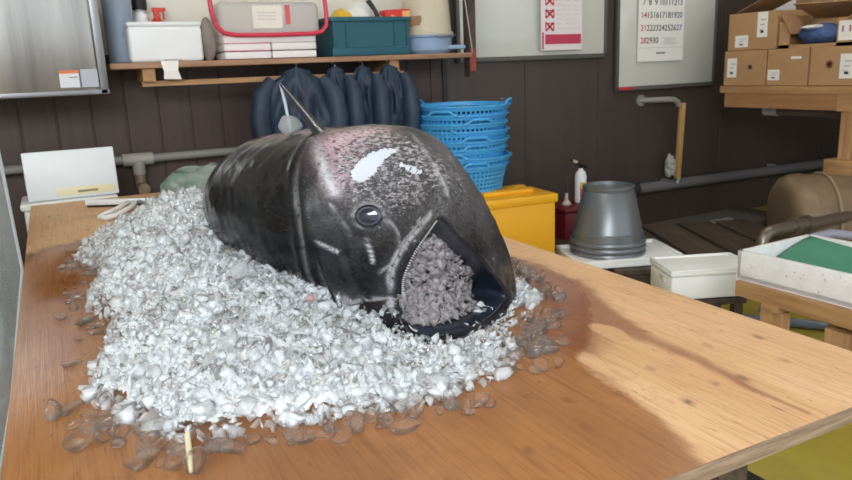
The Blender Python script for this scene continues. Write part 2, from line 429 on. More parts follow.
t = thing('plastic_bag', 'crumpled clear bag between the foam box and the clear tub', 'bag', (.725, 3.66, ZS))
rng = np.random.default_rng(3)
def crumple(name, m, parent, d, c, amp, n=3, seed=1, freq=26):
    bm = bmesh.new(); bmesh.ops.create_icosphere(bm, subdivisions=n, radius=.5)
    r = np.random.default_rng(seed); W = r.normal(size=(8, 3)) * freq; ph = r.uniform(0, 6, 8)
    for v in bm.verts:
        p = np.array(v.co) * np.array(d)
        w = np.abs(np.sin(W @ (p / max(d) * .22) + ph)).mean() - .6
        v.co = Vector(p * (1 + amp * w)) + Vector(c)
    me = bpy.data.meshes.new(name); bm.to_mesh(me); bm.free()
    o = bpy.data.objects.new(name, me); C.objects.link(o); me.materials.append(m); o.parent = parent
    return o
crumple('film', mat('bag_film', (196, 186, 180), .25, trans=.6, ior=1.1), t, (.07, .12, .20), (0, 0, .10), .5, seed=5)
# clear tub with red rim, white packs inside
t = thing('storage_tub', 'clear storage tub with a red rim turned on top of white packs', 'tub', (1.015, 3.68, ZS))
o = MB().box((0, 0, .185), (.50, .22, .165), bev=.03, seg=3).build('tub', mat('frosted_clear', (226, 222, 220), .35, trans=.45, ior=1.15), t)
hp = []
for sx, z in ((-1, .30), (-1, .16)): pass
MB().tube([(-.290, -.135, .34), (-.283, -.135, .22), (-.268, -.135, .155), (-.235, -.135, .122), (-.18, -.135, .112), (0, -.135, .110), (.20, -.135, .114), (.245, -.135, .122), (.272, -.135, .150), (.276, -.135, .20), (.268, -.135, .34)], .0105, 10).build('red_rim', mat('crimson_plastic', (206, 58, 84), .35), t)
for z, k in ((.019, 2), (.057, 2), (.092, 1)):
    for i in range(k):
        w = .46 / k
        MB().box((-.01 + (i - (k - 1) / 2) * w, -.02, z), (w - .006, .20, .034), bev=.006).build('paper_pack', mat('pack_white', (232, 228, 230), .5), t)
for z in (.074, .040): MB().box((-.13, -.121, z), (.22, .002, .004)).build('pink_stripe', mat('pink_print', (214, 120, 140), .6), t, smooth=False)
n_ = MB().box((-.015, -.1125, .195), (.145, .002, .105)).build('paper_note', mat('note_paper', (228, 222, 212), .7), t, smooth=False); n_['label'] = 'paper note taped on the front'
for z in (.215, .20, .185): MB().box((-.02, -.114, z), (.09, .001, .003)).build('print', M_GREYINK, n_, smooth=False)
MB().box((.085, -.1125, .205), (.025, .002, .09)).build('red_tape', mat('pink_tape', (214, 96, 104), .6), t, smooth=False)
# teal crate and its contents
t = thing('teal_crate', 'dark teal plastic crate full of odds and ends on the shelf', 'crate', (1.535, 3.69, ZS))
M_TEAL = mat('teal_plastic', (30, 86, 102), .4)
b = MB()
b.box((0, 0, .006), (.42, .25, .012)).box((0, -.122, .095), (.42, .008, .19)).box((0, .122, .095), (.42, .008, .19)).box((-.207, 0, .095), (.008, .25, .19)).box((.207, 0, .095), (.008, .25, .19))
b.build('body', M_TEAL, t, smooth=False)
b = MB().box((0, -.131, .182), (.455, .014, .022), bev=.003).box((0, .131, .182), (.455, .014, .022), bev=.003).box((-.222, 0, .182), (.014, .27, .022), bev=.003).box((.222, 0, .182), (.014, .27, .022), bev=.003)
b.build('rim', M_TEAL, t)
MB().box((0, -.131, .022), (.44, .014, .042), bev=.004).build('foot_band', M_TEAL, t)
for x in (-.205, -.135, .135, .205): MB().box((x, -.129, .105), (.012, .010, .135), bev=.002).build('rib', M_TEAL, t)
t = thing('yellow_bag', 'yellow plastic bag bulging out of the teal crate', 'bag', (1.42, 3.68, ZS + .11))
crumple('film', mat('yellow_film', (226, 180, 52), .35), t, (.15, .18, .22), (0, 0, .02), .4, seed=9)
t = thing('white_sack', 'white plastic sack heaped in the middle of the teal crate', 'bag', (1.525, 3.70, ZS + .12))
crumple('film', mat('white_film', (228, 228, 226), .35), t, (.17, .18, .28), (0, 0, .02), .35, seed=12)
t = thing('hand_brush', 'dark handled brush poking out between the white sack and the snack box', 'brush', (1.61, 3.62, ZS + .15))
MB().tube([(.02, 0, -.03), (-.02, 0, .075), (-.06, 0, .13)], [.012, .012, .015], 8).build('handle', mat('dark_plastic', (52, 54, 60), .4), t)
MB().box((.012, 0, .02), (.05, .03, .05), rot=Matrix.Rotation(.4, 3, 'Y'), bev=.006).build('head', mat('mustard_yellow', (206, 160, 40), .5), t)
t = thing('snack_box', 'small red and yellow packet lying on top of the teal crate', 'packet', (1.70, 3.62, ZS + .205))
o = MB().box((0, 0, 0), (.145, .08, .052), rot=Matrix.Rotation(-.05, 3, 'Y'), bev=.003).build('packet', mat('packet_red', (208, 50, 42), .4), t)
MB().box((.048, -.041, -.003), (.046, .002, .044), rot=Matrix.Rotation(-.05, 3, 'Y')).build('orange_panel', mat('packet_orange', (236, 176, 112), .5), o, smooth=False)
MB().box((-.028, -.041, -.014), (.03, .002, .02), rot=Matrix.Rotation(.4, 3, 'Y')).build('yellow_mark', mat('packet_yellow', (226, 176, 60), .5), o, smooth=False)
# blue basin with beige pail on it
t = thing('blue_basin', 'light blue plastic basin under the upturned beige pail', 'basin', (1.925, 3.70, ZS))
MB().lathe([(0, 0), (.115, .0), (.135, .02), (.140, .085), (.152, .09), (.152, .098), (.13, .096), (.12, .02), (0, .012)], 36).build('bowl', mat('pale_blue_plastic', (140, 164, 196), .4), t)
MB().box((.115, -.10, .032), (.13, .05, .024), rot=rotz(-.35), bev=.01).build('spout', mat('pale_blue_plastic', (140, 164, 196), .4), t)
t = thing('beige_pail', 'beige plastic pail turned upside down on the blue basin', 'pail', (1.925, 3.70, ZS + .1))
MB().lathe([(.150, 0), (.150, .016), (.140, .018), (.138, .03), (.122, .28), (.112, .295), (0, .297)], 36).build('shell', mat('beige_plastic', (196, 186, 166), .5), t)
l_ = MB().box((-.115, -.085, .075), (.08, .004, .05), rot=rotz(-.55)).build('brown_label', mat('brown_paper', (150, 116, 84), .7), t, smooth=False); l_['label'] = 'brown paper label'
MB().tube([(-.146, -.04, .0), (.02, -.19, -.012), (.15, -.06, .0)], .004, 6).build('bail', mat('grey_wire', (150, 148, 146), .4, metal=.6), t)
t = thing('white_sheet', 'white panel standing behind the beige pail on the shelf', 'panel', (2.085, 3.80, ZS))
MB().box((0, 0, .21), (.05, .012, .42)).build('sheet', M_PAPER, t, smooth=False)

# ---------------------------------------------------------------- raincoats on the rail
M_NAVY = mat('navy_raincoat', (44, 62, 84), .55, rgb2=(28, 40, 58), scale=7)
def raincoat(x, w, y, rz, label, seed, L=.62, ztop=1.235, sleeve=True):
    t = thing('raincoat', label, 'raincoat', (x, y, ztop), rz, 'navy raincoats hanging under the shelf')
    r = np.random.default_rng(seed)
    NT, NZ = 96, 60
    vs = []; fs = []
    ph = r.uniform(0, 6, 8)
    for j in range(NZ):
        u = (j / (NZ - 1)) ** 1.6
        sh = min(1, u / .34)
        wid = w * max(.34, (1 - (1 - sh) ** 2.1) ** .62) * (1 + .10 * u)
        dep = .022 + .066 * (1 - (1 - min(1, u / .30)) ** 2) ** .5
        for k in range(NT):
            a = 2 * math.pi * k / NT
            am = .25 + .75 * min(1, u * 2.5)
            diag = math.sin(9 * math.cos(a) + 16 * u + ph[0]) * .5 + math.sin(15 * math.cos(a) - 11 * u + ph[1]) * .32 + math.sin(24 * math.cos(a) + 8 * u + ph[2]) * .18
            fold = 1 + .34 * am * diag
            x_ = math.cos(a) * wid / 2 * (1 + .05 * math.sin(14 * u + ph[3]))
            y_ = math.sin(a) * dep * fold
            vs.append((x_, y_, -L * u - .02 * abs(math.cos(a)) * (1 - u)))
    for j in range(NZ - 1):
        for k in range(NT): fs.append((j * NT + k, j * NT + (k + 1) % NT, (j + 1) * NT + (k + 1) % NT, (j + 1) * NT + k))
    fs.append(tuple(range(NT))[::-1])
    mesh_obj('coat', vs, fs, M_NAVY, t, smooth=True)
    for s in ((-1, 1) if sleeve else (1,)):
        pts = [(s * w * .30, -.02, -.06), (s * w * .43, -.045, -.13), (s * w * .47, -.055, -.24), (s * w * .45, -.06, -.36), (s * w * .42, -.055, -.46)]
        MB().tube(pts, [.028, .042, .046, .042, .036], 16, flat=1.2).build('sleeve', M_NAVY, t)
    MB().tube([(0, 0, -.02), (0, 0, .006), (.004, -.02, .018), (0, -.045, .014)], .003, 6).build('hanger_hook', mat('hanger_wire', (170, 170, 172), .35, metal=1.0), t)
    return t
raincoat(1.115, .40, 3.545, -.30, 'navy raincoat furthest left under the shelf, widest and nearest the fin', 2)
raincoat(1.325, .25, 3.565, -.75, 'second navy raincoat from the left, narrow and below the clear tub', 3, sleeve=False)
raincoat(1.48, .24, 3.575, -.75, 'third navy raincoat from the left below the teal crate', 4, sleeve=False)
raincoat(1.635, .26, 3.585, -.65, 'rightmost navy raincoat, beside the blue baskets', 5, sleeve=False)

# ---------------------------------------------------------------- whiteboards, calendars on the back wall
def whiteboard(x0, x1, z0, z1, label):
    cx, w, h = (x0 + x1) / 2, x1 - x0, z1 - z0
    t = thing('whiteboard', label, 'whiteboard', (cx, YW + .012, z0))
    MB().box((0, -.012, h / 2), (w, .016, h), bev=.002).build('panel', mat('board_face', (206, 207, 200), .12, coat=.6, bump=.02, bscale=3), t)
    fr = MB().box((0, -.016, .008), (w + .02, .026, .028), bev=.003).box((0, -.016, h - .008), (w + .02, .026, .028), bev=.003)
    fr.box((-w / 2, -.016, h / 2), (.022, .026, h), bev=.003).box((w / 2, -.016, h / 2), (.022, .026, h), bev=.003)
    fr.build('frame', mat('board_frame', (92, 88, 84), .45), t)
    return t
whiteboard(2.24, 3.37, 1.235, 2.1, 'wide glossy whiteboard with the red striped sheet pinned on it')
whiteboard(3.48, 4.40, 1.005, 2.1, 'lower hanging whiteboard with the month calendar pinned on it')
t = thing('red_magnet', 'small red magnet strip at the lower left corner of the whiteboard', 'magnet', (3.55, 3.875, 1.015))
MB().box((0, 0, 0), (.13, .008, .018), bev=.002).build('strip', M_RED, t)
# month calendar
t = thing('wall_calendar', 'white month calendar with black, red and blue dates', 'calendar', (3.855, 3.876, 1.19))
sh = MB().box((0, 0, .31), (.425, .006, .62)).build('sheet', M_PAPER, t, smooth=False)
cols = [-.165 + .055 * i for i in range(7)]
rows = [['', '1', '2', '3', '4', '5', '6'], [str(d) for d in range(7, 14)], [str(d) for d in range(14, 21)], [str(d) for d in range(21, 28)], ['28', '29', '30', '', '', '', '']]
zr = [.478, .392, .307, .222, .139]
def pick(ci): return [(rows[r][c], .056, cols[c], zr[r]) for r in range(5) for c in ci if rows[r][c]]
OFS = Matrix.Translation((0, -.0040, 0))
for it in pick([1, 2, 3, 4, 5]): text_parts([it], 'date_numeral', M_INK, sh, OFS @ RX90)
for it in pick([0]): text_parts([it], 'date_numeral', M_RED, sh, OFS @ RX90)
for it in pick([6]): text_parts([it], 'date_numeral', M_BLUEINK, sh, OFS @ RX90)
b = MB()
for i, z in enumerate((.155, .145, .135, .125, .115)): b.box((.075 + .01 * (i % 2), -.0035, z), (.13 - .02 * (i % 3), .001, .003))
b.box((0, -.0035, .092), (.40, .001, .002)); b.build('small_print', M_GREYINK, sh, smooth=False)
MB().box((0, -.0035, .055), (.085, .001, .010)).build('footer_print', mat('footer_ink', (120, 116, 122), .7), sh, smooth=False)
# striped sheet calendar
t = thing('price_sheet', 'white sheet with red crossed squares and a red band along its foot', 'sheet', (2.985, 3.862, 1.285))
sh = MB().box((0, 0, .25), (.325, .006, .50)).build('sheet', mat('sheet_paper', (226, 218, 220), .7), t, smooth=False)
MB().box((.012, -.004, .068), (.285, .001, .060)).build('red_band', mat('band_red', (190, 62, 90), .6), sh, smooth=False)
MB().box((-.148, -.004, .060), (.012, .001, .105)).build('red_tab', mat('band_red', (190, 62, 90), .6), sh, smooth=False)
b = MB()
for i in range(5):
    z = .145 + .078 * i
    for a in (.7, -.7): b.box((-.095, -.004, z), (.078, .001, .013), rot=Matrix.Rotation(a, 3, 'Y'))
    for dx in (-.031, .031): b.box((-.095 + dx, -.004, z), (.008, .001, .05))
    b.box((-.095, -.004, z + .02), (.05, .001, .006))
b.build('red_mark', mat('mark_red', (208, 74, 98), .6), sh, smooth=False)
b = MB(); r = random.Random(5)
for i in range(13):
    z = .135 + .028 * i
    for k in range(3): b.box((-.02 + .065 * k + r.uniform(-.01, .01), -.004, z), (.04 + r.uniform(0, .02), .001, .003))
b.build('small_lettering', mat('faint_ink', (206, 190, 196), .7), sh, smooth=False)
# bent pipe with wooden stick and rag
t = thing('bent_pipe', 'bent grey pipe sticking out of the wall under the whiteboard', 'pipe', (3.78, 3.82, .925))
MB().tube([(-.06, .10, 0), (.02, .04, 0), (.10, .0, 0), (.15, -.01, -.004), (.185, -.012, -.022), (.20, -.012, -.05)], .020, 14).build('pipe', M_PIPE, t)
MB().tube([(-.06, .085, 0), (-.06, .10, 0)], .04, 14).build('flange', M_PIPE, t)
t = thing('wooden_stick', 'pale wooden stick hanging upright from the bent grey pipe', 'stick', (4.005, 3.80, .35))
MB().box((-.008, 0, .275), (.042, .03, .54), rot=Matrix.Rotation(.045, 3, 'Y'), bev=.004).build('stick', mat('bamboo', (196, 158, 100), .5, rgb2=(172, 132, 80), scale=2, stretch=(20, 20, 1)), t)
MB().tube([(-.02, 0, -.03), (-.01, -.01, .02)], .012, 8).build('tip', mat('tip_grey', (160, 160, 156), .5), t)
t = thing('rag', 'crumpled white rag hooked behind the wooden stick', 'rag', (3.925, 3.815, .42))
crumple('cloth', mat('rag_white', (176, 172, 166), .8), t, (.085, .06, .15), (0.0, 0, .03), 1.3, n=4, seed=20, freq=34)
t = thing('conduit_pipe', 'long grey conduit running low along the back wall to the right', 'pipe', (3.2, 3.85, .305))
MB().tube([(.0, 0, .004), (3.4, 0, -.01)], .038, 18).build('pipe', M_DARKPIPE, t)
MB().tube([(.0, 0, .004), (.45, 0, .004)], .045, 18).build('dark_sleeve', mat('black_sleeve', (50, 48, 48), .5), t)
for x in (.75, 1.9, 2.9): MB().box((x, .03, 0), (.03, .06, .085)).build('clip', M_PIPE, t)

# ---------------------------------------------------------------- baskets
M_BLUE = mat('blue_plastic', (74, 164, 222), .4)
def basket_parts(t):
    n, rows_, H, r0, r1 = 60, 7, .190, .204, .247
    vs = []; fs = []
    def pt(a, z): 
        r = r0 + (r1 - r0) * z / H
        return (r * math.cos(a), r * math.sin(a), z)
    for i in range(n):
        a0, a1 = 2 * math.pi * i / n, 2 * math.pi * (i + 1) / n
        for j in range(rows_):
            z0, z1 = .012 + (H - .035) * j / rows_, .012 + (H - .035) * (j + 1) / rows_
            da, dz = (a1 - a0) * .22, (z1 - z0) * .22
            b = len(vs)
            vs += [pt(a0, z0), pt(a1, z0), pt(a1, z1), pt(a0, z1), pt(a0 + da, z0 + dz), pt(a1 - da, z0 + dz), pt(a1 - da, z1 - dz), pt(a0 + da, z1 - dz)]
            fs += [(b, b + 1, b + 5, b + 4), (b + 1, b + 2, b + 6, b + 5), (b + 2, b + 3, b + 7, b + 6), (b + 3, b, b + 4, b + 7)]
    me_o = mesh_obj('lattice', vs, fs, M_BLUE, t)
    bm = bmesh.new(); bm.from_mesh(me_o.data); bmesh.ops.remove_doubles(bm, verts=bm.verts, dist=1e-5); bm.to_mesh(me_o.data); bm.free()
    so = me_o.modifiers.new('thick', 'SOLIDIFY'); so.thickness = .004
    MB().lathe([(r0 - .004, 0), (r0 + .003, 0), (r0 + .005, .014), (r0 - .004, .014)], 60).build('base_ring', M_BLUE, t)
    MB().lathe([(0, .003), (r0, .003), (r0, .008), (0, .008)], 40).build('bottom', M_BLUE, t)
    MB().lathe([(r1 - .012, H - .024), (r1 + .002, H - .026), (r1 + .006, H - .008), (r1 + .016, H - .008), (r1 + .016, H), (r1 - .004, H), (r1 - .008, H - .02)], 60).build('rim', M_BLUE, t)
    for s in (0, math.pi):
        pts = []
        for q in np.linspace(-1, 1, 17):
            a = s + q * .34; lift = .022 * (1 - min(1, max(0, (abs(q) - .55) / .3)) ** 1.0) if abs(q) < .85 else 0
            pts.append(((r1 + .013) * math.cos(a), (r1 + .013) * math.sin(a), H + lift - .002))
        MB().tube(pts, .0085, 8).build('handle', M_BLUE, t)
BX, BY = 2.005, 3.48
t0 = thing('blue_basket', '', 'basket', (BX, BY, .500), 0, 'stack of nested blue baskets')
basket_parts(t0)
bl = ['blue lattice basket at the very bottom of the stack, its side fully visible', 'blue basket second from the bottom of the nested stack', 'blue basket third from the bottom of the nested stack', 'blue basket in the middle of the nested stack, four from the bottom', 'blue basket fourth from the top of the nested stack', 'blue basket third from the top of the nested stack', 'blue basket second from the top of the nested stack', 'topmost blue basket of the stack, its open inside showing']
hrot = [-1.78, -2.35, -1.72, -1.80, -2.55, -1.66, -2.5, 2.37]
for i in range(8):
    o = t0 if i == 0 else copy_tree(t0)
    o['label'] = bl[i]; o.location = (BX + .012 * math.sin(2.1 * i), BY + .006 * math.cos(3 * i), .500 + .0455 * i); o.rotation_euler = (.01 * math.sin(5 * i), .012 * math.cos(4 * i), hrot[i])
t = thing('upturned_crate', 'dark upturned crate under the stack of blue baskets', 'crate', (BX, BY, 0))
MB().box((0, 0, .25), (.46, .36, .50), bev=.01).build('shell', mat('dark_crate', (54, 50, 50), .5), t)
MB().box((0, 0, .02), (.49, .39, .04), bev=.008).build('rim', mat('dark_crate', (54, 50, 50), .5), t)
# string line tied to the wall
t = thing('wire_hook', 'short bright wire hook behind the blue baskets', 'hook', (2.385, 3.60, .985))
MB().tube([(-.04, 0, .03), (.03, -.01, .0), (-.02, 0, -.02)], .004, 6).build('wire', mat('hanger_wire', (170, 170, 172), .35, metal=1.0), t)
# yellow container
t = thing('yellow_container', 'yellow plastic lidded container between the baskets and the bucket', 'container', (2.17, 3.28, .0), -.10)
M_YEL = mat('yellow_plastic', (232, 168, 26), .4)
MB().box((0, 0, .245), (.44, .28, .49), bev=.012).build('body', M_YEL, t)
MB().box((0, 0, .495), (.465, .30, .05), bev=.010).build('lid', M_YEL, t)
MB().box((-.02, .02, .532), (.30, .16, .026), bev=.008).build('lid_panel', M_YEL, t)
MB().box((-.06, .0, .546), (.12, .03, .004), bev=.001).build('grip', mat('yellow_dark', (170, 118, 20), .5), t)
MB().box((.10, .06, .543), (.07, .05, .012), bev=.003).build('latch', M_YEL, t)
# red chest, extinguisher, small bottle
t = thing('red_chest', 'dark red chest behind the metal-grey bucket stack', 'chest', (2.90, 3.62, 0))
M_DRED = mat('dark_red_plastic', (104, 26, 34), .4)
MB().box((0, 0, .15), (.34, .26, .30), bev=.01).build('body', M_DRED, t)
MB().box((0, 0, .315), (.36, .28, .03), bev=.01).build('lid', M_DRED, t)
t = thing('fire_extinguisher', 'small white and red fire extinguisher standing on the red chest', 'extinguisher', (2.945, 3.61, .331))
MB().lathe([(0, 0), (.032, 0), (.037, .006), (.037, .17), (.030, .195), (.016, .207), (.014, .22), (0, .22)], 24).build('cylinder', M_WHITE, t)
MB().box((-.012, -.0345, .085), (.032, .008, .09), rot=rotz(-.35), bev=.002).build('label_panel', mat('label_red', (206, 96, 104), .45), t)
MB().box((-.014, -.0385, .115), (.026, .003, .04), rot=rotz(-.35)).build('yellow_panel', mat('label_yellow', (222, 186, 60), .5), t, smooth=False)
MB().tube([(0, 0, .215), (0, 0, .245)], .012, 10).tube([(.03, 0, .228), (-.03, 0, .252), (-.075, 0, .275)], .009, 8).tube([(.0, 0, .24), (.045, 0, .222)], .008, 8).build('valve_lever', M_BLACK, t)
MB().tube([(-.07, -.01, .273), (-.045, -.02, .262)], .010, 8).build('nozzle', mat('tan_nozzle', (190, 176, 150), .5), t)
t = thing('slim_bottle', 'slim clear bottle with a tall dark nozzle left of the extinguisher', 'bottle', (2.825, 3.60, .331))
MB().lathe([(0, 0), (.030, 0), (.030, .012), (.012, .03), (.010, .075), (0, .076)], 18).build('body', mat('pale_bottle', (190, 176, 170), .3), t)
MB().lathe([(.009, .074), (.010, .12), (.005, .19), (.003, .21), (0, .21)], 12).build('nozzle', mat('dark_plastic', (52, 54, 60), .4), t)
# bucket stack on foam lid
t = thing('plank_pallet', 'low pallet of weathered planks on the floor beneath the flat foam slab', 'pallet', (3.05, 3.12, 0), -.42)
for i in range(7): MB().box((-.75 + .25 * i, 0, .125), (.22, 1.05, .024)).build('plank', M_DARKWOOD, t, smooth=False)
for y in (-.45, 0, .45): MB().box((0, y, .0565), (1.75, .08, .113)).build('runner', M_DARKWOOD, t, smooth=False)
t = thing('foam_slab', 'flat white foam slab carrying the grey bucket stack', 'lid', (2.69, 2.975, .137), -.36)
MB().box((0, 0, .018), (.60, .40, .030), bev=.006).build('slab', M_FOAM, t)
b = MB().box((0, -.19, .037), (.60, .022, .022), bev=.004).box((0, .19, .037), (.60, .022, .022), bev=.004).box((-.289, 0, .037), (.022, .40, .022), bev=.004).box((.289, 0, .037), (.022, .40, .022), bev=.004)
b.build('rim', M_FOAM, t)
M_BUCK = mat('grey_metallic_plastic', (122, 126, 130), .33, metal=.45)
for i in range(3):
    t = thing('grey_bucket', ['lowest rim of the upturned grey bucket stack on the flat foam slab', 'middle grey bucket of the upturned stack, only a ring showing', 'outermost upturned grey bucket with its flat base on top'][i], 'bucket', (2.665, 3.03, .1712 + .030 * i), 0, 'upturned grey buckets')
    MB().lathe([(.205, .0), (.208, .010), (.203, .022), (.196, .024), (.193, .060), (.188, .064), (.186, .070), (.140, .285), (.136, .289), (.140, .30), (.140, .312), (.130, .314), (.128, .296), (0, .294), (0, .288), (.130, .284), (.180, .06), (.195, .0)], 48).build('shell', M_BUCK, t)
    if i == 2:
        MB().tube([(.196, -.03, .03), (.192, -.03, .10), (.175, -.03, .16), (.196, -.02, .02)], .0035, 6).build('bail', mat('grey_wire', (150, 148, 146), .4, metal=.6), t)
        MB().box((.198, -.03, .012), (.02, .05, .02), bev=.004).build('ear', M_BUCK, t)
t = thing('concrete_slab', 'low dark grey slab lying by the back wall past the planks', 'slab', (4.0, 3.4, 0), .05)
MB().box((0, 0, .06), (.9, .42, .12), bev=.01).build('slab', mat('grey_concrete', (84, 80, 76), .7), t)
MB().box((-.1, -.06, .128), (.22, .05, .016), bev=.004).build('bar', M_PIPE, t)
# ---------------------------------------------------------------- foam boxes at the right
FBX = (2.535, 2.25)
t = thing('foam_box', 'plain white lidded foam box right of the bucket stack', 'box', (*FBX, .165), -.40)
MB().box((0, 0, .054), (.385, .25, .108), bev=.014).build('body', M_FOAM, t)
MB().box((0, 0, .119), (.395, .26, .022), bev=.009).build('lid', M_FOAM, t)
b = MB().box((0, -.121, .132), (.385, .016, .012), bev=.004).box((0, .121, .132), (.385, .016, .012), bev=.004).box((-.188, 0, .132), (.016, .25, .012), bev=.004).box((.188, 0, .132), (.016, .25, .012), bev=.004)
b.build('lid_rim', M_FOAM, t)
MB().box((-.1935, -.02, .08), (.003, .05, .028)).build('tape', mat('beige_tape', (222, 214, 200), .6), t, smooth=False)
t = thing('low_stool', 'low wooden stand beneath the plain white foam box', 'stand', (*FBX, 0), -.40)
MB().box((0, 0, .150), (.30, .26, .028)).build('top', M_DARKWOOD, t, smooth=False)
for sx in (-1, 1):
    for sy in (-1, 1): MB().box((sx * .12, sy * .10, .068), (.04, .04, .136)).build('leg', M_DARKWOOD, t, smooth=False)
t = thing('wooden_stand', 'wooden trestle stand carrying the large foam box at the right', 'stand', (2.44, 1.345, 0))
MB().box((-.215, 0, .352), (.04, .90, .056)).build('beam', M_PINE_Y, t, smooth=False)
MB().box((.215, 0, .352), (.04, .90, .056)).build('beam', M_PINE_Y, t, smooth=False)
for y in (-.40, -.1, .30): MB().box((0, y, .312), (.47, .07, .024)).build('slat', M_PINE, t, smooth=False)
for x in (-.20, .20):
    for y in (-.28, .05, .30): MB().box((x, y, .15), (.05, .085, .30)).build('leg', M_PINE_Z, t, smooth=False)
t = thing('large_foam_box', 'large open white foam box lined with a green sheet', 'box', (2.455, 1.42, .381), .04)
LX, LY, LZ = .43, .80, .112
b = MB().box((0, 0, .01), (LX, LY, .02)).box((-LX / 2 + .011, 0, LZ / 2), (.022, LY, LZ), bev=.004).box((LX / 2 - .011, 0, LZ / 2), (.022, LY, LZ), bev=.004).box((0, -LY / 2 + .011, LZ / 2), (LX, .022, LZ), bev=.004).box((0, LY / 2 - .011, LZ / 2), (LX, .022, LZ), bev=.004)
b.build('tray', mat('stained_foam', (236, 234, 232), .7, rgb2=(224, 220, 220), scale=20, bump=.12, bscale=120), t)
r = random.Random(8); b = MB()
for i in range(16): b.box((-LX / 2 - .0005, r.uniform(-.1, .36), r.uniform(.02, .10)), (.001, r.uniform(.002, .008), r.uniform(.002, .010)))
b.build('pink_spot', mat('pink_stain', (206, 176, 180), .7), t, smooth=False)
vs = []; fs = []
ng = 26
for j in range(ng):
    for i in range(ng):
        u, v = i / (ng - 1), j / (ng - 1)
        x = -LX / 2 + .026 + (LX - .052) * u; y = -LY / 2 + .026 + (LY - .052) * v
        z = .040 + .055 * u + .012 * math.sin(5 * v + 3 * u) + .006 * math.sin(11 * v - 4 * u) - .05 * max(0, v - .72) * (1 - u)
        vs.append((x, y, min(z, .118)))
for j in range(ng - 1):
    for i in range(ng - 1): fs.append((j * ng + i, j * ng + i + 1, (j + 1) * ng + i + 1, (j + 1) * ng + i))
t = thing('green_sheet', 'dark green mat laid inside the large foam box', 'mat', (2.455, 1.42, .381), .04)
g_ = mesh_obj('mat', vs, fs, mat('green_mat', (66, 138, 110), .55, rgb2=(54, 120, 96), scale=4, bump=.2, bscale=200), t, smooth=True)
so = g_.modifiers.new('thick', 'SOLIDIFY'); so.thickness = .004
# tank and plumbing
t = thing('drum_tank', 'big tan rounded tank lying behind the foam box at the right', 'tank', (3.86, 2.78, 0), -.62)
prof = [(.0, -.02), (.16, -.018), (.21, -.008), (.238, .015), (.250, .05), (.255, .10), (.248, .105), (.248, 1.0), (.0, 1.0)]
MB().lathe(prof, 48, M=Matrix.Rotation(math.pi / 2, 3, 'Y'), c=(-.05, 0, .255), sy=1.3).build('shell', mat('tan_tank', (136, 114, 88), .45, rgb2=(112, 96, 76), scale=5), t)
MB().tube([(.16, .33 * math.cos(a), .255 + .254 * math.sin(a)) for a in np.linspace(0, 2 * math.pi, 40, endpoint=False)], .010, 8, closed=True).build('hoop', mat('tan_hoop', (150, 130, 104), .5), t)
for x in (.15, .75): MB().box((x, 0, .02), (.08, .5, .05)).build('cradle', M_DARKWOOD, t, smooth=False)
t = thing('drain_pipe', 'grey metal pipe with elbow and flanges in front of the tan tank', 'pipe', (3.15, 2.42, 0))
M_MET = mat('galvanised_pipe', (132, 122, 110), .38, metal=.7)
MB().tube([(.0, 0, 0), (.0, 0, .24), (.008, 0, .285), (.035, 0, .31), (.08, 0, .318), (.6, 0, .315), (1.2, .05, .31)], .032, 18).build('pipe', M_MET, t)
for x in (.24, .34): MB().tube([(x - .012, 0, .317), (x + .012, 0, .317)], .050, 18).build('flange', M_MET, t)
t = thing('lilac_hose', 'pale lilac hose curving behind the large foam box', 'hose', (2.95, 2.1, 0))
MB().tube([(-.1, .06, .02), (-.02, .05, .25), (.10, .04, .345), (.26, 0, .365), (.42, -.08, .34), (.55, -.2, .20), (.6, -.3, .02)], .022, 12).build('hose', mat('lilac_rubber', (150, 148, 166), .4), t)
t = thing('floor_hose', 'blue-grey hose lying on the yellow floor behind the trestle stand', 'hose', (2.88, 1.9, .0))
MB().tube([(-.25, .35, .022), (-.05, .12, .022), (.05, -.02, .022), (.2, -.14, .022), (.5, -.25, .022), (.9, -.28, .022)], .020, 12).build('hose', mat('blue_grey_rubber', (112, 124, 140), .4), t)
# ---------------------------------------------------------------- storage rack with cardboard boxes
t = thing('storage_rack', 'wooden rack at the right holding the cardboard boxes', 'rack', (4.45, 2.75, 0))
MB().box((0, 0, .985), (.70, 1.62, .045)).build('board', M_PINE_Y, t, smooth=False)
MB().box((-.33, -.02, .915), (.035, 1.58, .095)).build('apron', mat('pine_apron', (172, 128, 86), .6, rgb2=(146, 104, 66), scale=2, stretch=(14, 1.2, 14)), t, smooth=False)
MB().box((.33, 0, .915), (.035, 1.58, .095)).build('apron', M_PINE_Y, t, smooth=False)
MB().box((-.32, -.12, .7255), (.085, .085, .275)).build('post', M_PINE_Z, t, smooth=False)
MB().box((.32, -.12, .4315), (.085, .085, .863)).build('post', M_PINE_Z, t, smooth=False)
for x in (-.32, .32): MB().box((x, -.72, .4315), (.085, .085, .863)).build('post', M_PINE_Z, t, smooth=False)
MB().box((-.32, -.10, .93), (.10, .10, .13)).build('joint_block', M_PINE_Y, t, smooth=False)
t = thing('wood_offcut', 'square timber offcut on the tan tank next to the rack post', 'offcut', (4.13, 2.65, .500))
MB().box((0, 0, .043), (.15, .17, .086), bev=.003).build('block', M_PINE_Y, t)
t = thing('capped_tube', 'long white-capped grey tube slung under the rack', 'tube', (4.30, 3.12, .842))
MB().tube([(0, .22, 0), (0, -.75, 0)], .036, 18).build('tube', mat('grey_tube', (118, 108, 104), .5), t)
MB().tube([(0, .225, 0), (0, .12, 0)], .039, 18).build('cap', mat('white_cap', (206, 204, 206), .5), t)
for y in (.0, -.5): MB().box((0, y, .062), (.02, .02, .125)).build('strap', M_BLACK, t, smooth=False)
ZR = 1.0085
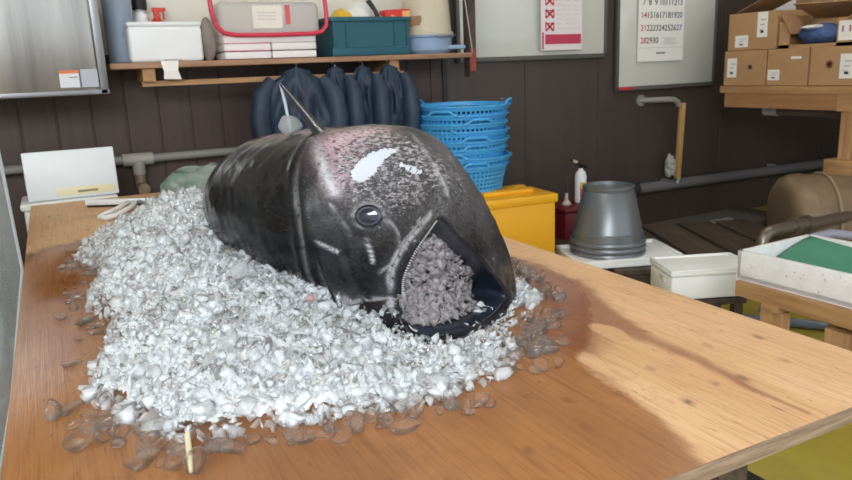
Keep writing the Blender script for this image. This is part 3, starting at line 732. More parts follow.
def carton(y0, y1, z0, h, depth, label, x0=4.115, labels=(), dx=0.0):
    t = thing('cardboard_box', label, 'box', (x0 + depth / 2 + dx, (y0 + y1) / 2, z0), 0)
    w = abs(y1 - y0) - .006
    MB().box((0, 0, h / 2), (depth, w, h - .002), bev=.003, seg=1).build('carton', M_CARD, t)
    for k in (-1, 1): MB().box((0, k * w / 4, h - .0005), (depth - .004, w / 2 - .004, .003)).build('flap', M_CARD, t, smooth=False)
    for (fy, fz, lw, lh) in labels:
        yy = w / 2 - fy * w      # fy measured from the far (left) edge as seen
        l_ = MB().box((-depth / 2 - .001, yy, fz * h), (.002, lw, lh)).build('paper_label', M_PAPER, t, smooth=False)
        b = MB()
        for q in range(3): b.box((-depth / 2 - .0025, yy + .1 * lw * (q - 1), fz * h + lh * (.2 - .2 * q)), (.001, lw * (.5 - .1 * q), lh * .05))
        b.build('print', M_GREYINK, l_, smooth=False)
        MB().box((-depth / 2 - .0025, yy, fz * h - lh * .28), (.001, lw * .3, lh * .10)).build('dark_print', M_INK, l_, smooth=False)
    return t
carton(3.55, 3.22, ZR, .225, .36, 'lower cardboard box at the wall end of the rack, tall label on its left', labels=[(.20, .52, .075, .125)])
carton(3.215, 2.925, ZR, .225, .36, 'middle cardboard box of the lower row with a label low on its left', labels=[(.18, .30, .085, .065)])
carton(2.92, 2.62, ZR, .225, .36, 'lower cardboard box at the near end of the row, tall label on its right', labels=[(.80, .50, .085, .14)])
ob = [o for o in C.objects if o.name.startswith('cardboard_box')]
def mark(t, fy, fz, s):
    me = [c for c in t.children if c.name.startswith('carton')][0]
    b = MB()
    for a in (0, .8, -.8, 1.57): b.box((-.181, fy, fz), (.001, s, s * .22), rot=Matrix.Rotation(a, 3, 'X'))
    b.build('stamp', mat('stamp_ink', (104, 78, 58), .8), me, smooth=False)
mark(ob[0], -.045, .12, .035); mark(ob[2], .02, .125, .05)
MB().box((-.181, -.06, .17), (.001, .07, .016)).build('paper_label', M_PAPER, ob[1], smooth=False)
u_ = carton(3.53, 3.16, ZR + .227, .235, .34, 'upper cardboard box with two white labels and a raised flap', labels=[(.30, .25, .10, .075), (.72, .66, .075, .155)])
M45 = Matrix.Rotation(.35, 3, 'X')
MB().box((.05, .04, .30), (.30, .30, .004), rot=Matrix.Rotation(-.36, 3, 'X')).build('raised_flap', M_CARD_IN, u_, smooth=False)
# open carton
t = thing('open_carton', 'open cardboard box stuffed with blue cloth, right end of the upper row', 'box', (4.29, 2.87, ZR + .227))
w, h, dp = .545, .16, .34
b = MB().box((0, 0, .003), (dp, w, .006)).box((dp / 2, 0, h / 2), (.005, w, h)).box((0, w / 2, h / 2), (dp, .005, h)).box((0, -w / 2, h / 2), (dp, .005, h)).box((-dp / 2, -.19, h / 2), (.005, .165, h)).box((-dp / 2, .235, h / 2), (.005, .075, h)).box((-dp / 2, 0, .01), (.005, w, .02))
b.build('carton', M_CARD, t, smooth=False)
MB().box((.02, .0, h + .055), (.25, .50, .005), rot=Matrix.Rotation(.35, 3, 'Y') @ Matrix.Rotation(.04, 3, 'X')).build('top_flap', M_CARD, t, smooth=False)
MB().box((-.06, .215, h - .02), (.26, .13, .005), rot=Matrix.Rotation(1.05, 3, 'X')).build('side_flap', M_CARD_IN, t, smooth=False)
MB().box((-.06, -.23, h + .03), (.26, .15, .005), rot=Matrix.Rotation(-.6, 3, 'X')).build('side_flap', M_CARD_IN, t, smooth=False)
l_ = MB().box((-dp / 2 - .0035, -.165, .085), (.002, .095, .11)).build('paper_label', M_PAPER, t, smooth=False)
b = MB()
for q in (-1, 1): b.box((-dp / 2 - .005, -.165 + .022 * q, .095), (.001, .012, .035))
b.build('red_print', mat('dull_red_ink', (176, 120, 128), .7), l_, smooth=False)
t = thing('blue_cloth', 'bundle of blue cloth packed in the open cardboard box', 'cloth', (4.24, 2.955, ZR + .235))
crumple('cloth', mat('blue_cloth', (74, 100, 150), .7, rgb2=(52, 72, 116), scale=20), t, (.22, .30, .13), (0, -.03, .066), .5, seed=31, freq=14)
t = thing('white_film', 'sheet of white film on top of the blue cloth', 'film', (4.20, 2.955, ZR + .345))
crumple('film', mat('white_film', (228, 228, 226), .35), t, (.18, .17, .03), (0, 0, .0), .5, seed=33, freq=14)
# carton and poster behind
t = thing('tall_carton', 'taller plain cardboard box standing behind the upper boxes', 'box', (4.62, 3.05, ZR))
MB().box((0, 0, .30), (.20, .58, .60), bev=.004).build('carton', mat('cardboard_brown', (150, 122, 92), .85), t)
MB().box((-.1015, 0, .30), (.002, .05, .598)).build('tape', mat('parcel_tape', (166, 140, 106), .4), t, smooth=False)
t = thing('pale_board', 'pale board leaning behind the raised flap', 'board', (4.70, 3.52, ZR))
MB().box((0, 0, .34), (.02, .34, .68), bev=.003).build('board', M_WHITE, t)
t = thing('red_poster', 'pinkish poster with a red square at the right edge behind the boxes', 'poster', (4.83, 2.82, 0))
p_ = MB().box((0, -.05, 1.63), (.006, .62, .42)).build('sheet', mat('pink_paper', (226, 196, 200), .6), t, smooth=False)
MB().box((-.004, .03, 1.57), (.002, .20, .15)).build('red_square', mat('poster_red', (206, 40, 56), .5), p_, smooth=False)
b = MB()
for (y, z, a, l) in ((.03, 1.59, 0, .12), (.03, 1.55, .0, .08), (.05, 1.565, 1.0, .09), (.01, 1.565, -1.0, .09), (.03, 1.585, 1.57, .07)):
    b.box((-.0055, y, z), (.001, l, .014), rot=Matrix.Rotation(a, 3, 'X'))
b.build('white_character', M_PAPER, p_, smooth=False)
b = MB().box((-.004, .03, 1.47), (.002, .16, .008)).box((-.004, .07, 1.455), (.002, .03, .03)); b.build('red_print', mat('dull_red_ink', (176, 120, 128), .7), p_, smooth=False)
MB().box((.02, -.05, 1.0), (.02, .62, 2.0)).build('backing_board', M_CREAM, t, smooth=False)

# ---------------------------------------------------------------- left edge: clear sheet and what stands behind it
t = thing('clear_screen', 'clear plastic screen leaning beside the left edge of the table', 'screen', (-.13, 2.2, 0))
def pane(name, pts, th, m):
    n = len(pts)
    return mesh_obj(name, [(x, -th / 2 + .02 * (1.05 - z), z) for x, z in pts] + [(x, th / 2 + .02 * (1.05 - z), z) for x, z in pts], [tuple(range(n)), tuple(range(2 * n - 1, n - 1, -1))] + [(i, (i + 1) % n, (i + 1) % n + n, i + n) for i in range(n)], m, t)
M_ACR = mat('clear_acrylic', (236, 242, 244), .10, trans=.88, ior=1.15)
pane('sheet', [(-.60, .02), (-.17, .02), (-.075, .348), (.006, .711), (-.001, 1.06), (-.60, 1.08)], .004, M_ACR)
MB().tube([(-.17, .02, .02), (-.075, .014, .348), (.006, .007, .711), (-.001, 0, 1.06)], .0045, 6).build('edge_trim', mat('acrylic_edge', (190, 198, 202), .2, trans=.3), t)
t = thing('clear_strip', 'second clear plastic strip hanging just behind the leaning screen', 'screen', (-.155, 2.32, 0))
pane('sheet', [(-.50, .02), (-.16, .02), (-.05, .5), (-.02, 1.10), (-.50, 1.10)], .004, M_ACR)
t = thing('red_bundle', 'dull red and white bundle lying behind the clear plastic screen', 'bundle', (-.34, 2.62, .0))
crumple('cloth', mat('red_white_cloth', (170, 150, 146), .7, rgb2=(120, 44, 46), scale=9), t, (.26, .30, .55), (0, 0, .275), .3, seed=51)
t = thing('grey_bin', 'grey plastic bin standing on the floor behind the clear screen', 'bin', (-.45, 3.10, 0))
MB().lathe([(0, 0), (.17, 0), (.21, .62), (.225, .63), (.225, .65), (.20, .65), (.16, .02), (0, .02)], 32).build('body', mat('bin_grey', (96, 98, 104), .5), t)
MB().lathe([(0, .70), (.15, .69), (.23, .66), (.23, .65), (0, .652)], 32).build('lid', mat('bin_lid', (140, 64, 60), .5), t)

# ---------------------------------------------------------------- tuna head
FISH_LOC = (0.5915, 1.3603, 0.72) ; FISH_RZ = -1.4189
FISH_RINGS = [
    [(-0.557, -0.052, 0.285), (-0.565, 0.010, 0.276), (-0.570, 0.056, 0.250), (-0.574, 0.085, 0.211), (-0.575, 0.095, 0.165), (-0.574, 0.085, 0.119), (-0.570, 0.056, 0.080), (-0.565, 0.010, 0.054), (-0.557, -0.052, 0.045), (-0.550, -0.114, 0.054), (-0.544, -0.159, 0.080), (-0.541, -0.189, 0.119), (-0.539, -0.199, 0.165), (-0.541, -0.189, 0.211), (-0.544, -0.159, 0.250), (-0.550, -0.114, 0.276)],
    [(-0.418, -0.048, 0.335), (-0.428, 0.034, 0.323), (-0.436, 0.093, 0.289), (-0.440, 0.130, 0.238), (-0.442, 0.143, 0.177), (-0.440, 0.130, 0.117), (-0.436, 0.093, 0.066), (-0.428, 0.034, 0.032), (-0.418, -0.048, 0.020), (-0.408, -0.130, 0.032), (-0.401, -0.188, 0.066), (-0.397, -0.226, 0.117), (-0.395, -0.238, 0.177), (-0.397, -0.226, 0.238), (-0.401, -0.188, 0.289), (-0.408, -0.130, 0.323)],
    [(-0.258, -0.032, 0.358), (-0.267, 0.065, 0.345), (-0.272, 0.127, 0.307), (-0.276, 0.164, 0.251), (-0.277, 0.177, 0.184), (-0.276, 0.164, 0.117), (-0.272, 0.127, 0.061), (-0.267, 0.065, 0.023), (-0.258, -0.032, 0.010), (-0.250, -0.129, 0.023), (-0.245, -0.191, 0.061), (-0.241, -0.228, 0.117), (-0.240, -0.241, 0.184), (-0.241, -0.228, 0.251), (-0.245, -0.191, 0.307), (-0.250, -0.129, 0.345)],
    [(-0.108, -0.021, 0.368), (-0.108, 0.082, 0.354), (-0.108, 0.140, 0.315), (-0.108, 0.176, 0.256), (-0.108, 0.187, 0.187), (-0.108, 0.176, 0.117), (-0.108, 0.140, 0.058), (-0.108, 0.082, 0.019), (-0.108, -0.021, 0.005), (-0.108, -0.123, 0.019), (-0.108, -0.181, 0.058), (-0.108, -0.217, 0.117), (-0.108, -0.229, 0.187), (-0.108, -0.217, 0.256), (-0.108, -0.181, 0.315), (-0.108, -0.123, 0.354)],
    [(0.037, -0.008, 0.370), (0.045, 0.079, 0.356), (0.049, 0.131, 0.317), (0.052, 0.162, 0.257), (0.053, 0.173, 0.188), (0.052, 0.162, 0.118), (0.049, 0.131, 0.058), (0.045, 0.079, 0.019), (0.037, -0.008, 0.005), (0.029, -0.096, 0.019), (0.025, -0.148, 0.058), (0.022, -0.179, 0.118), (0.021, -0.190, 0.188), (0.022, -0.179, 0.257), (0.025, -0.148, 0.317), (0.029, -0.096, 0.356)],
    [(0.199, -0.016, 0.305), (0.207, 0.046, 0.272), (0.197, 0.109, 0.218), (0.182, 0.165, 0.146), (0.178, 0.193, 0.077), (0.192, 0.179, 0.018), (0.216, 0.127, -0.014), (0.227, 0.039, -0.018), (0.203, -0.027, -0.012), (0.174, -0.093, -0.008), (0.134, -0.138, 0.001), (0.089, -0.158, 0.026), (0.065, -0.157, 0.076), (0.076, -0.133, 0.154), (0.124, -0.076, 0.216), (0.170, -0.047, 0.274)],
    [(0.284, -0.061, 0.246), (0.280, -0.018, 0.209), (0.267, 0.036, 0.161), (0.245, 0.095, 0.103), (0.225, 0.147, 0.049), (0.225, 0.152, 0.023), (0.257, 0.090, 0.002), (0.288, -0.004, 0.000), (0.293, -0.065, 0.006), (0.262, -0.095, 0.005), (0.212, -0.108, 0.005), (0.161, -0.094, 0.021), (0.125, -0.073, 0.052), (0.141, -0.078, 0.100), (0.184, -0.074, 0.162), (0.237, -0.069, 0.211)],
    [(0.290, -0.068, 0.236), (0.289, -0.036, 0.203), (0.279, 0.007, 0.163), (0.260, 0.060, 0.113), (0.239, 0.116, 0.059), (0.235, 0.127, 0.031), (0.268, 0.063, 0.020), (0.301, -0.020, 0.023), (0.305, -0.074, 0.027), (0.281, -0.099, 0.024), (0.237, -0.103, 0.021), (0.178, -0.078, 0.026), (0.144, -0.060, 0.053), (0.159, -0.067, 0.098), (0.203, -0.070, 0.157), (0.252, -0.069, 0.206)],
]
FIN = [(-.035, -.10, .350), (-.085, -.098, .372), (-.165, -.098, .420), (-.235, -.10, .462), (-.222, -.098, .42), (-.205, -.098, .358)]
FISH_ICE = (.452, 1.50, 1.092)

EYE = (.100, -.096, .214); EYE_N = (.692, -.707, .145)
def fish_mesh(NP=240):
    R = np.array(FISH_RINGS)
    rim = R[-1]; c = rim.mean(axis=0)
    def inn(s, dx, dz=0.0):
        q = c + (rim - c) * s; q[:, 0] += dx; q[:, 2] += dz; return q
    R = np.concatenate([R, np.stack([inn(.94, -.006), inn(.90, -.03), inn(.80, -.08, -.01), inn(.62, -.15, -.015), inn(.15, -.18, -.02)])])
    nr = len(R)
    ext = np.concatenate([R[:, -2:], R, R[:, :3]], axis=1)
    ph = np.arange(NP) / NP * 16 + 2
    rings = np.stack([catmull(ext[i], ph) for i in range(nr)])
    t = np.concatenate([np.linspace(0, 5, 150, endpoint=False), np.linspace(5, 8, 80, endpoint=False), np.linspace(8, nr - 1, 40)])
    return catmull(rings, t), t
def polydist(P, pts, n=40):
    pts = catmull(np.array(pts, float), np.linspace(0, len(pts) - 1, n))
    best = np.full(P.shape[:-1], 9.0)
    for a, b in zip(pts[:-1], pts[1:]):
        ab = b - a
        u = np.clip(((P - a) @ ab) / (ab @ ab), 0, 1)
        best = np.minimum(best, np.linalg.norm(P - a - u[..., None] * ab, axis=-1))
    return best
def build_tuna(loc, rz):
    V, t = fish_mesh()
    nt, np_, _ = V.shape
    P = V
    du = np.roll(P, -1, 1) - np.roll(P, 1, 1); dv = np.gradient(P, axis=0)
    N = np.cross(du, dv); N /= (np.linalg.norm(N, axis=2, keepdims=True) + 1e-9)
    if (N[40] * (P[40] - P[40].mean(axis=0))).sum() < 0: N = -N
    skin = np.clip((6.6 - t) / .3, 0, 1)[:, None]
    G = lambda d, w: np.exp(-(d / w) ** 2)
    d_gill = polydist(P, [(-.075, -.085, .358), (-.06, -.111, .354), (-.031, -.159, .321), (-.014, -.182, .282), (.005, -.193, .217), (.003, -.188, .146), (-.02, -.17, .07)])
    d_pre = polydist(P, [(.067, -.126, .252), (.066, -.139, .198), (.073, -.138, .14), (.087, -.126, .081), (.112, -.102, .031)])
    d_plate = polydist(P, [(.105, -.094, .203), (.128, -.076, .207), (.155, -.071, .187), (.167, -.076, .159), (.15, -.08, .13), (.122, -.093, .107)])
    d_maxi = polydist(P, [(.255, -.066, .233), (.205, -.071, .19), (.164, -.077, .146), (.135, -.079, .091), (.131, -.078, .03)])
    d_eye = np.linalg.norm((P - np.array(EYE)) * np.array([1, 1, 1.25]), axis=2)
    d_circ = polydist(P, [(.048, -.127, .3), (.046, -.107, .329), (.062, -.07, .345), (.094, -.032, .347), (.142, -.001, .332), (.206, -.004, .3), (.249, -.011, .265)])
    D = -.005 * G(d_gill, .006) + .004 * G(d_gill - .016, .012) - .0022 * G(d_pre, .006) - .003 * G(d_plate, .004) + .0025 * G(d_maxi, .006)
    D += .0045 * G(d_eye - .034, .009) - .012 * G(d_eye, .022) - .0015 * G(d_circ, .004) + .0015 * G(d_circ - .012, .008)
    rng = np.random.default_rng(4)
    for k in range(26):
        w_ = rng.normal(size=3) * (30 + 3 * k); D = D + .00018 * np.sin(P @ w_ + rng.uniform(0, 6))
    P = P + N * (D * skin)[..., None]
    pig = {}
    pig['scuff'] = np.clip(1.25 * G(np.linalg.norm((P - np.array((.09, -.07, .315))) * np.array([1, .9, 1]), axis=2), .10) + .95 * G(np.linalg.norm(P - np.array((.19, -.02, .29)), axis=2), .085), 0, 1)
    pig['pink'] = np.clip(G(np.linalg.norm(P - np.array((.02, -.105, .345)), axis=2), .045) + .8 * G(np.linalg.norm(P - np.array((.04, -.04, .368)), axis=2), .04) + .5 * G(np.linalg.norm(P - np.array((.055, -.128, .285)), axis=2), .03), 0, 1)
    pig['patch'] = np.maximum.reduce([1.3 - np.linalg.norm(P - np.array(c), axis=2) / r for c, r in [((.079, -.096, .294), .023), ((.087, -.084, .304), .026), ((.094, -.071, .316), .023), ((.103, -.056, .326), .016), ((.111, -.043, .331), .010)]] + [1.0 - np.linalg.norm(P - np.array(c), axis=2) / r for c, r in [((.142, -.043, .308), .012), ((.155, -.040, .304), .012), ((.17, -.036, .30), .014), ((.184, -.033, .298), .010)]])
    pig['scratch_highlight'] = np.maximum.reduce([G(polydist(P, p), w) for p, w in [([(-.03, -.125, .345), (.016, -.143, .319), (.039, -.145, .29), (.054, -.14, .261)], .010), ([(.018, -.188, .175), (.038, -.18, .169), (.05, -.168, .159), (.064, -.148, .146)], .0025), ([(.052, -.152, .237), (.062, -.142, .213), (.072, -.132, .192), (.079, -.126, .176)], .0018), ([(.101, -.107, .169), (.109, -.104, .15), (.114, -.102, .127)], .003)]] + [.6 * G(polydist(P, [(.078, .027, .355), (.149, .005, .328), (.22, -.015, .294), (.26, -.031, .264)]), .0045), .7 * G(d_maxi - .004, .004), .5 * G(d_plate, .003), .6 * G(d_eye - .030, .003) * (P[..., 2] > EYE[2]), .18 * G(d_gill - .003, .003)])  # scratches, plus a forehead ridge streak that is part abrasion, part painted highlight
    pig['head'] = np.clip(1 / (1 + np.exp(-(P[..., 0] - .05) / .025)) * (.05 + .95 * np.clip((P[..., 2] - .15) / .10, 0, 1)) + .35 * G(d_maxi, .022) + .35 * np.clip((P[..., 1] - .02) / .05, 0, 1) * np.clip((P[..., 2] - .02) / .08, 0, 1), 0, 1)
    pig['jaw'] = np.clip((t - 6.6) / .5, 0, 1)[:, None] * np.ones_like(D)
    
    verts = P.reshape(-1, 3)
    faces = []; mi = []
    for i in range(nt - 1):
        for k in range(np_):
            k2 = (k + 1) % np_
            faces.append((i * np_ + k, i * np_ + k2, (i + 1) * np_ + k2, (i + 1) * np_ + k)); mi.append(0 if t[i] < 7.3 else 1)
    faces.append(tuple(range(np_))[::-1]); mi.append(2)
    faces.append(tuple((nt - 1) * np_ + k for k in range(np_))); mi.append(1)
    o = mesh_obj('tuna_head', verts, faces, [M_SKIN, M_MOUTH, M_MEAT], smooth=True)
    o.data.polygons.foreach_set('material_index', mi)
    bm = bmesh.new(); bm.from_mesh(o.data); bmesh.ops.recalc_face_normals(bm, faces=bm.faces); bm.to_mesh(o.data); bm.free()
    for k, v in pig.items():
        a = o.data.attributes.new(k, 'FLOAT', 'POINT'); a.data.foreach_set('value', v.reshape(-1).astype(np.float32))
    o.location = loc; o.rotation_euler = (0, 0, rz)
    return o

def skin_material():
    m = mat('tuna_skin', (30, 31, 35), 0.22)
    nt = m.node_tree; b = nt.nodes['Principled BSDF']; L = nt.links.new
    tc = nt.nodes.new('ShaderNodeTexCoord')
    def attr(n):
        a = nt.nodes.new('ShaderNodeAttribute'); a.attribute_name = n; return a.outputs['Fac']
    def noise(s, d=5, st=(1, 1, 1), r=.6):
        mp = nt.nodes.new('ShaderNodeMapping'); mp.inputs['Scale'].default_value = st
        n = nt.nodes.new('ShaderNodeTexNoise'); n.inputs['Scale'].default_value = s; n.inputs['Detail'].default_value = d; n.inputs['Roughness'].default_value = r
        L(tc.outputs['Object'], mp.inputs['Vector']); L(mp.outputs[0], n.inputs['Vector']); return n.outputs['Fac']
    def math_(op, a, c=None, clamp=False):
        n = nt.nodes.new('ShaderNodeMath'); n.operation = op; n.use_clamp = clamp
        for i, v in enumerate((a, c)):
            if v is None: continue
            if isinstance(v, (int, float)): n.inputs[i].default_value = v
            else: L(v, n.inputs[i])
        return n.outputs[0]
    def step(v, lo, hi):
        n = nt.nodes.new('ShaderNodeMapRange'); n.interpolation_type = 'SMOOTHSTEP'
        n.inputs['From Min'].default_value = lo; n.inputs['From Max'].default_value = hi
        L(v, n.inputs['Value']); return n.outputs[0]
    def mix(f, c1, c2):
        n = nt.nodes.new('ShaderNodeMix'); n.data_type = 'RGBA'
        L(f, n.inputs[0])
        for i, c in ((6, c1), (7, c2)):
            if isinstance(c, tuple): n.inputs[i].default_value = (*lin(c), 1)
            else: L(c, n.inputs[i])
        return n.outputs[2]
    n1, n2, n3, n4 = noise(28), noise(190, 6), noise(80, 8, (1, 1, 1.6), .75), noise(120, 3, (.5, 1, 2.2))
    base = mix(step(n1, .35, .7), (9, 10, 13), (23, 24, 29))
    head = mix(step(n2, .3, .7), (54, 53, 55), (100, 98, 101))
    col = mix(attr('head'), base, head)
    col = mix(math_('MULTIPLY', attr('jaw'), .8), col, (28, 31, 40))
    col = mix(math_('MULTIPLY', attr('pink'), step(n2, .22, .52)), col, (188, 160, 168))
    sc = math_('ADD', n3, math_('MULTIPLY', attr('scuff'), .24))
    col = mix(math_('MULTIPLY', step(sc, .70, .82), .8), col, (168, 164, 168))
    dk = math_('ADD', n4, math_('MULTIPLY', attr('scuff'), .12))
    col = mix(math_('MULTIPLY', step(dk, .60, .68), .8), col, (50, 47, 48))
    scr_hl = math_('MULTIPLY', attr('scratch_highlight'), step(n3, .34, .52))
    col = mix(scr_hl, col, (190, 190, 194))
    far = math_('MULTIPLY', step(noise(120, 4, (.35, 1, 1)), .64, .72), attr('head'))
    col = mix(math_('MULTIPLY', far, .85), col, (190, 190, 194))
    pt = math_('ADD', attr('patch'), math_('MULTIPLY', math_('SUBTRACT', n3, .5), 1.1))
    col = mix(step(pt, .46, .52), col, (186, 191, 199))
    b.inputs['Specular IOR Level'].default_value = .30
    L(col, b.inputs['Base Color'])
    ro = math_('ADD', .12, math_('MULTIPLY', step(n1, .3, .7), .10))
    ro = math_('ADD', ro, math_('MULTIPLY', attr('head'), .18))
    ro = math_('ADD', ro, math_('MULTIPLY', attr('scuff'), .2), True)
    L(ro, b.inputs['Roughness'])
    bp = nt.nodes.new('ShaderNodeBump'); bp.inputs['Strength'].default_value = .26; bp.inputs['Distance'].default_value = .004
    h = math_('ADD', math_('MULTIPLY', noise(45, 3, (1, 1, 1)), .35), math_('MULTIPLY', n3, .45))
    h = math_('ADD', h, math_('MULTIPLY', noise(30, 2, (.7, .7, 4)), .25))
    L(h, bp.inputs['Height']); L(bp.outputs[0], b.inputs['Normal'])
    return m

# ---------------------------------------------------------------- small things on the table
t = thing('squeegee', 'slim white squeegee with a looped handle lying near the far table edge', 'squeegee', (.21, 3.06, TT))
ang_ = math.atan2(3.054 - 3.197, .329 - .089)
MB().box((.0, 0, .020), (.30, .020, .022), rot=rotz(ang_), bev=.003).build('bar', M_WHITE, t)
MB().box((.0, 0, .006), (.29, .006, .012), rot=rotz(ang_)).build('blade', M_BLACK, t, smooth=False)
MB().tube([(.02, -.02, .018), (.0, -.09, .022), (-.03, -.17, .022), (-.075, -.24, .018), (-.10, -.27, .014), (-.085, -.30, .012), (-.05, -.28, .014), (-.005, -.20, .018), (.03, -.12, .02), (.035, -.05, .02)], .009, 10, closed=True).build('handle', M_WHITE, t)
MB().tube([(.055, -.03, .018), (.075, -.12, .018), (.05, -.17, .014)], .009, 10).build('brace', mat('grey_plastic', (120, 120, 118), .4), t)
t = thing('green_bag', 'crumpled clear green plastic bag behind the ice heap', 'bag', (.53, 2.95, TT))
crumple('film', mat('green_film', (104, 140, 122), .15, rgb2=(176, 184, 182), scale=9, trans=.35, ior=1.2), t, (.36, .26, .15), (0, 0, .068), .7, n=4, seed=41, freq=34)
t = thing('table_shadow_sheet', 'flat black sheet on the floor painting in the shadow beneath the front of the table', 'mat', (1.2, .95, 0), .02)
MB().box((0, 0, .006), (.98, .80, .012), bev=.003).build('mat', M_BLACK, t)  # added black sheet paints the dark shadow under the table front
t = thing('wooden_sliver', 'pale wooden skewer sticking out of the front edge of the ice', 'skewer', (.098, .885, TT + .012))
MB().tube([(.004, .032, .016), (.0, 0, .006), (-.004, -.030, -.004)], [.004, .0038, .002], 8).build('skewer', mat('pale_wood', (206, 196, 160), .5), t)

# ---------------------------------------------------------------- ice
def ice_mat(name, rgb, clear, glass=0.0, rough=.08, bump=.3, bscale=60, edge=.5, tint=(.985, .99, .992, 1), ior=1.2):
    """clear = share of light passing straight through, glass = share refracted, the rest scatters white inside"""
    if name in MATS: return MATS[name]
    m = bpy.data.materials.new(name); MATS[name] = m; m.use_nodes = True
    nt = m.node_tree; nt.nodes.remove(nt.nodes['Principled BSDF']); out = nt.nodes['Material Output']; L = nt.links.new
    c = (*lin(rgb), 1)
    tc = nt.nodes.new('ShaderNodeTexCoord'); n = nt.nodes.new('ShaderNodeTexNoise'); n.inputs['Scale'].default_value = bscale; n.inputs['Detail'].default_value = 4
    L(tc.outputs['Object'], n.inputs['Vector'])
    bp = nt.nodes.new('ShaderNodeBump'); bp.inputs['Strength'].default_value = bump; bp.inputs['Distance'].default_value = .006
    L(n.outputs['Fac'], bp.inputs['Height'])
    di = nt.nodes.new('ShaderNodeBsdfDiffuse'); di.inputs['Color'].default_value = c
    tl = nt.nodes.new('ShaderNodeBsdfTranslucent'); tl.inputs['Color'].default_value = c
    tr = nt.nodes.new('ShaderNodeBsdfTransparent'); tr.inputs['Color'].default_value = tint
    gl = nt.nodes.new('ShaderNodeBsdfRefraction'); gl.inputs['IOR'].default_value = ior; gl.inputs['Roughness'].default_value = rough
    gs = nt.nodes.new('ShaderNodeBsdfGlossy'); gs.inputs['Roughness'].default_value = rough
    fr = nt.nodes.new('ShaderNodeFresnel'); fr.inputs['IOR'].default_value = 1.36
    for k in (di, tl, gl, gs, fr): L(bp.outputs[0], k.inputs['Normal'])
    def mix(f, a, b_):
        x = nt.nodes.new('ShaderNodeMixShader')
        if isinstance(f, float): x.inputs[0].default_value = f
        else: L(f, x.inputs[0])
        L(a, x.inputs[1]); L(b_, x.inputs[2]); return x.outputs[0]
    white = mix(.45, di.outputs[0], tl.outputs[0])
    thru = mix(glass / max(clear + glass, 1e-3), tr.outputs[0], gl.outputs[0])
    lw = nt.nodes.new('ShaderNodeLayerWeight'); lw.inputs['Blend'].default_value = .35
    L(bp.outputs[0], lw.inputs['Normal'])
    f = nt.nodes.new('ShaderNodeMath'); f.operation = 'MULTIPLY_ADD'; f.use_clamp = True
    L(lw.outputs['Facing'], f.inputs[0]); f.inputs[1].default_value = edge; f.inputs[2].default_value = 1 - clear - glass
    ge = nt.nodes.new('ShaderNodeNewGeometry')
    fm = nt.nodes.new('ShaderNodeMath'); fm.operation = 'SUBTRACT'; fm.inputs[0].default_value = 1.0; L(ge.outputs['Backfacing'], fm.inputs[1])
    fx = nt.nodes.new('ShaderNodeMath'); fx.operation = 'MULTIPLY'; L(fr.outputs[0], fx.inputs[0]); L(fm.outputs[0], fx.inputs[1])
    fy = nt.nodes.new('ShaderNodeMath'); fy.operation = 'MULTIPLY'; L(f.outputs[0], fy.inputs[0]); L(fm.outputs[0], fy.inputs[1])
    body = mix(fy.outputs[0], thru, white)
    L(mix(fx.outputs[0], body, gs.outputs[0]), out.inputs['Surface'])
    return m
M_CORE = ice_mat('packed_ice', (246, 251, 255), 0.0, 0.0, .2)
M_SHARD = ice_mat('crushed_ice', (246, 251, 255), .60, .14, .06, edge=.35)
M_FROST = ice_mat('frosted_ice', (246, 251, 255), .25, .10, .14, edge=.3)
M_CHUNK = ice_mat('clear_ice', (250, 251, 252), .56, .42, .01, .12, 40, edge=.14, ior=1.31, tint=(1, .99, .975, 1))

def chunk_template(seed, n=11, smooth=0, flat=1.0, rough=.0):
    r = np.random.default_rng(seed)
    bm = bmesh.new()
    p = r.normal(size=(n, 3)); p /= np.linalg.norm(p, axis=1, keepdims=True); p *= r.uniform(.75, 1.0, (n, 1)); p *= np.array([1, r.uniform(.7, .95), r.uniform(.6, .8)]) if smooth else np.array([1, r.uniform(.6, .95), r.uniform(.4, .8) * flat])
    for q in p: bm.verts.new(q)
    res = bmesh.ops.convex_hull(bm, input=bm.verts)
    loose = [v for v in bm.verts if not v.link_faces]
    bmesh.ops.delete(bm, geom=loose, context='VERTS')
    if smooth:
        bmesh.ops.subdivide_edges(bm, edges=bm.edges[:], cuts=2, use_grid_fill=True)
        bmesh.ops.triangulate(bm, faces=bm.faces)
        for _ in range(2): bmesh.ops.smooth_vert(bm, verts=bm.verts, factor=.5, use_axis_x=True, use_axis_y=True, use_axis_z=True)
        for v in bm.verts: v.co *= 1.12
    bmesh.ops.recalc_face_normals(bm, faces=bm.faces)
    bm.verts.index_update()
    V = np.array([v.co[:] for v in bm.verts]); F = np.array([[v.index for v in f.verts] for f in bm.faces if len(f.verts) == 3])
    bm.free()
    return V, F
SHARDS = [chunk_template(s, 8 + s % 5, flat=(.9, .5, .7, .32)[s % 4]) for s in range(32)]
def rotmats(rng, n):
    q = rng.normal(size=(n, 4)); q /= np.linalg.norm(q, axis=1, keepdims=True)
    w, x, y, z = q.T
    return np.stack([np.stack([1 - 2 * (y * y + z * z), 2 * (x * y - z * w), 2 * (x * z + y * w)], -1), np.stack([2 * (x * y + z * w), 1 - 2 * (x * x + z * z), 2 * (y * z - x * w)], -1), np.stack([2 * (x * z - y * w), 2 * (y * z + x * w), 1 - 2 * (x * x + y * y)], -1)], 1)
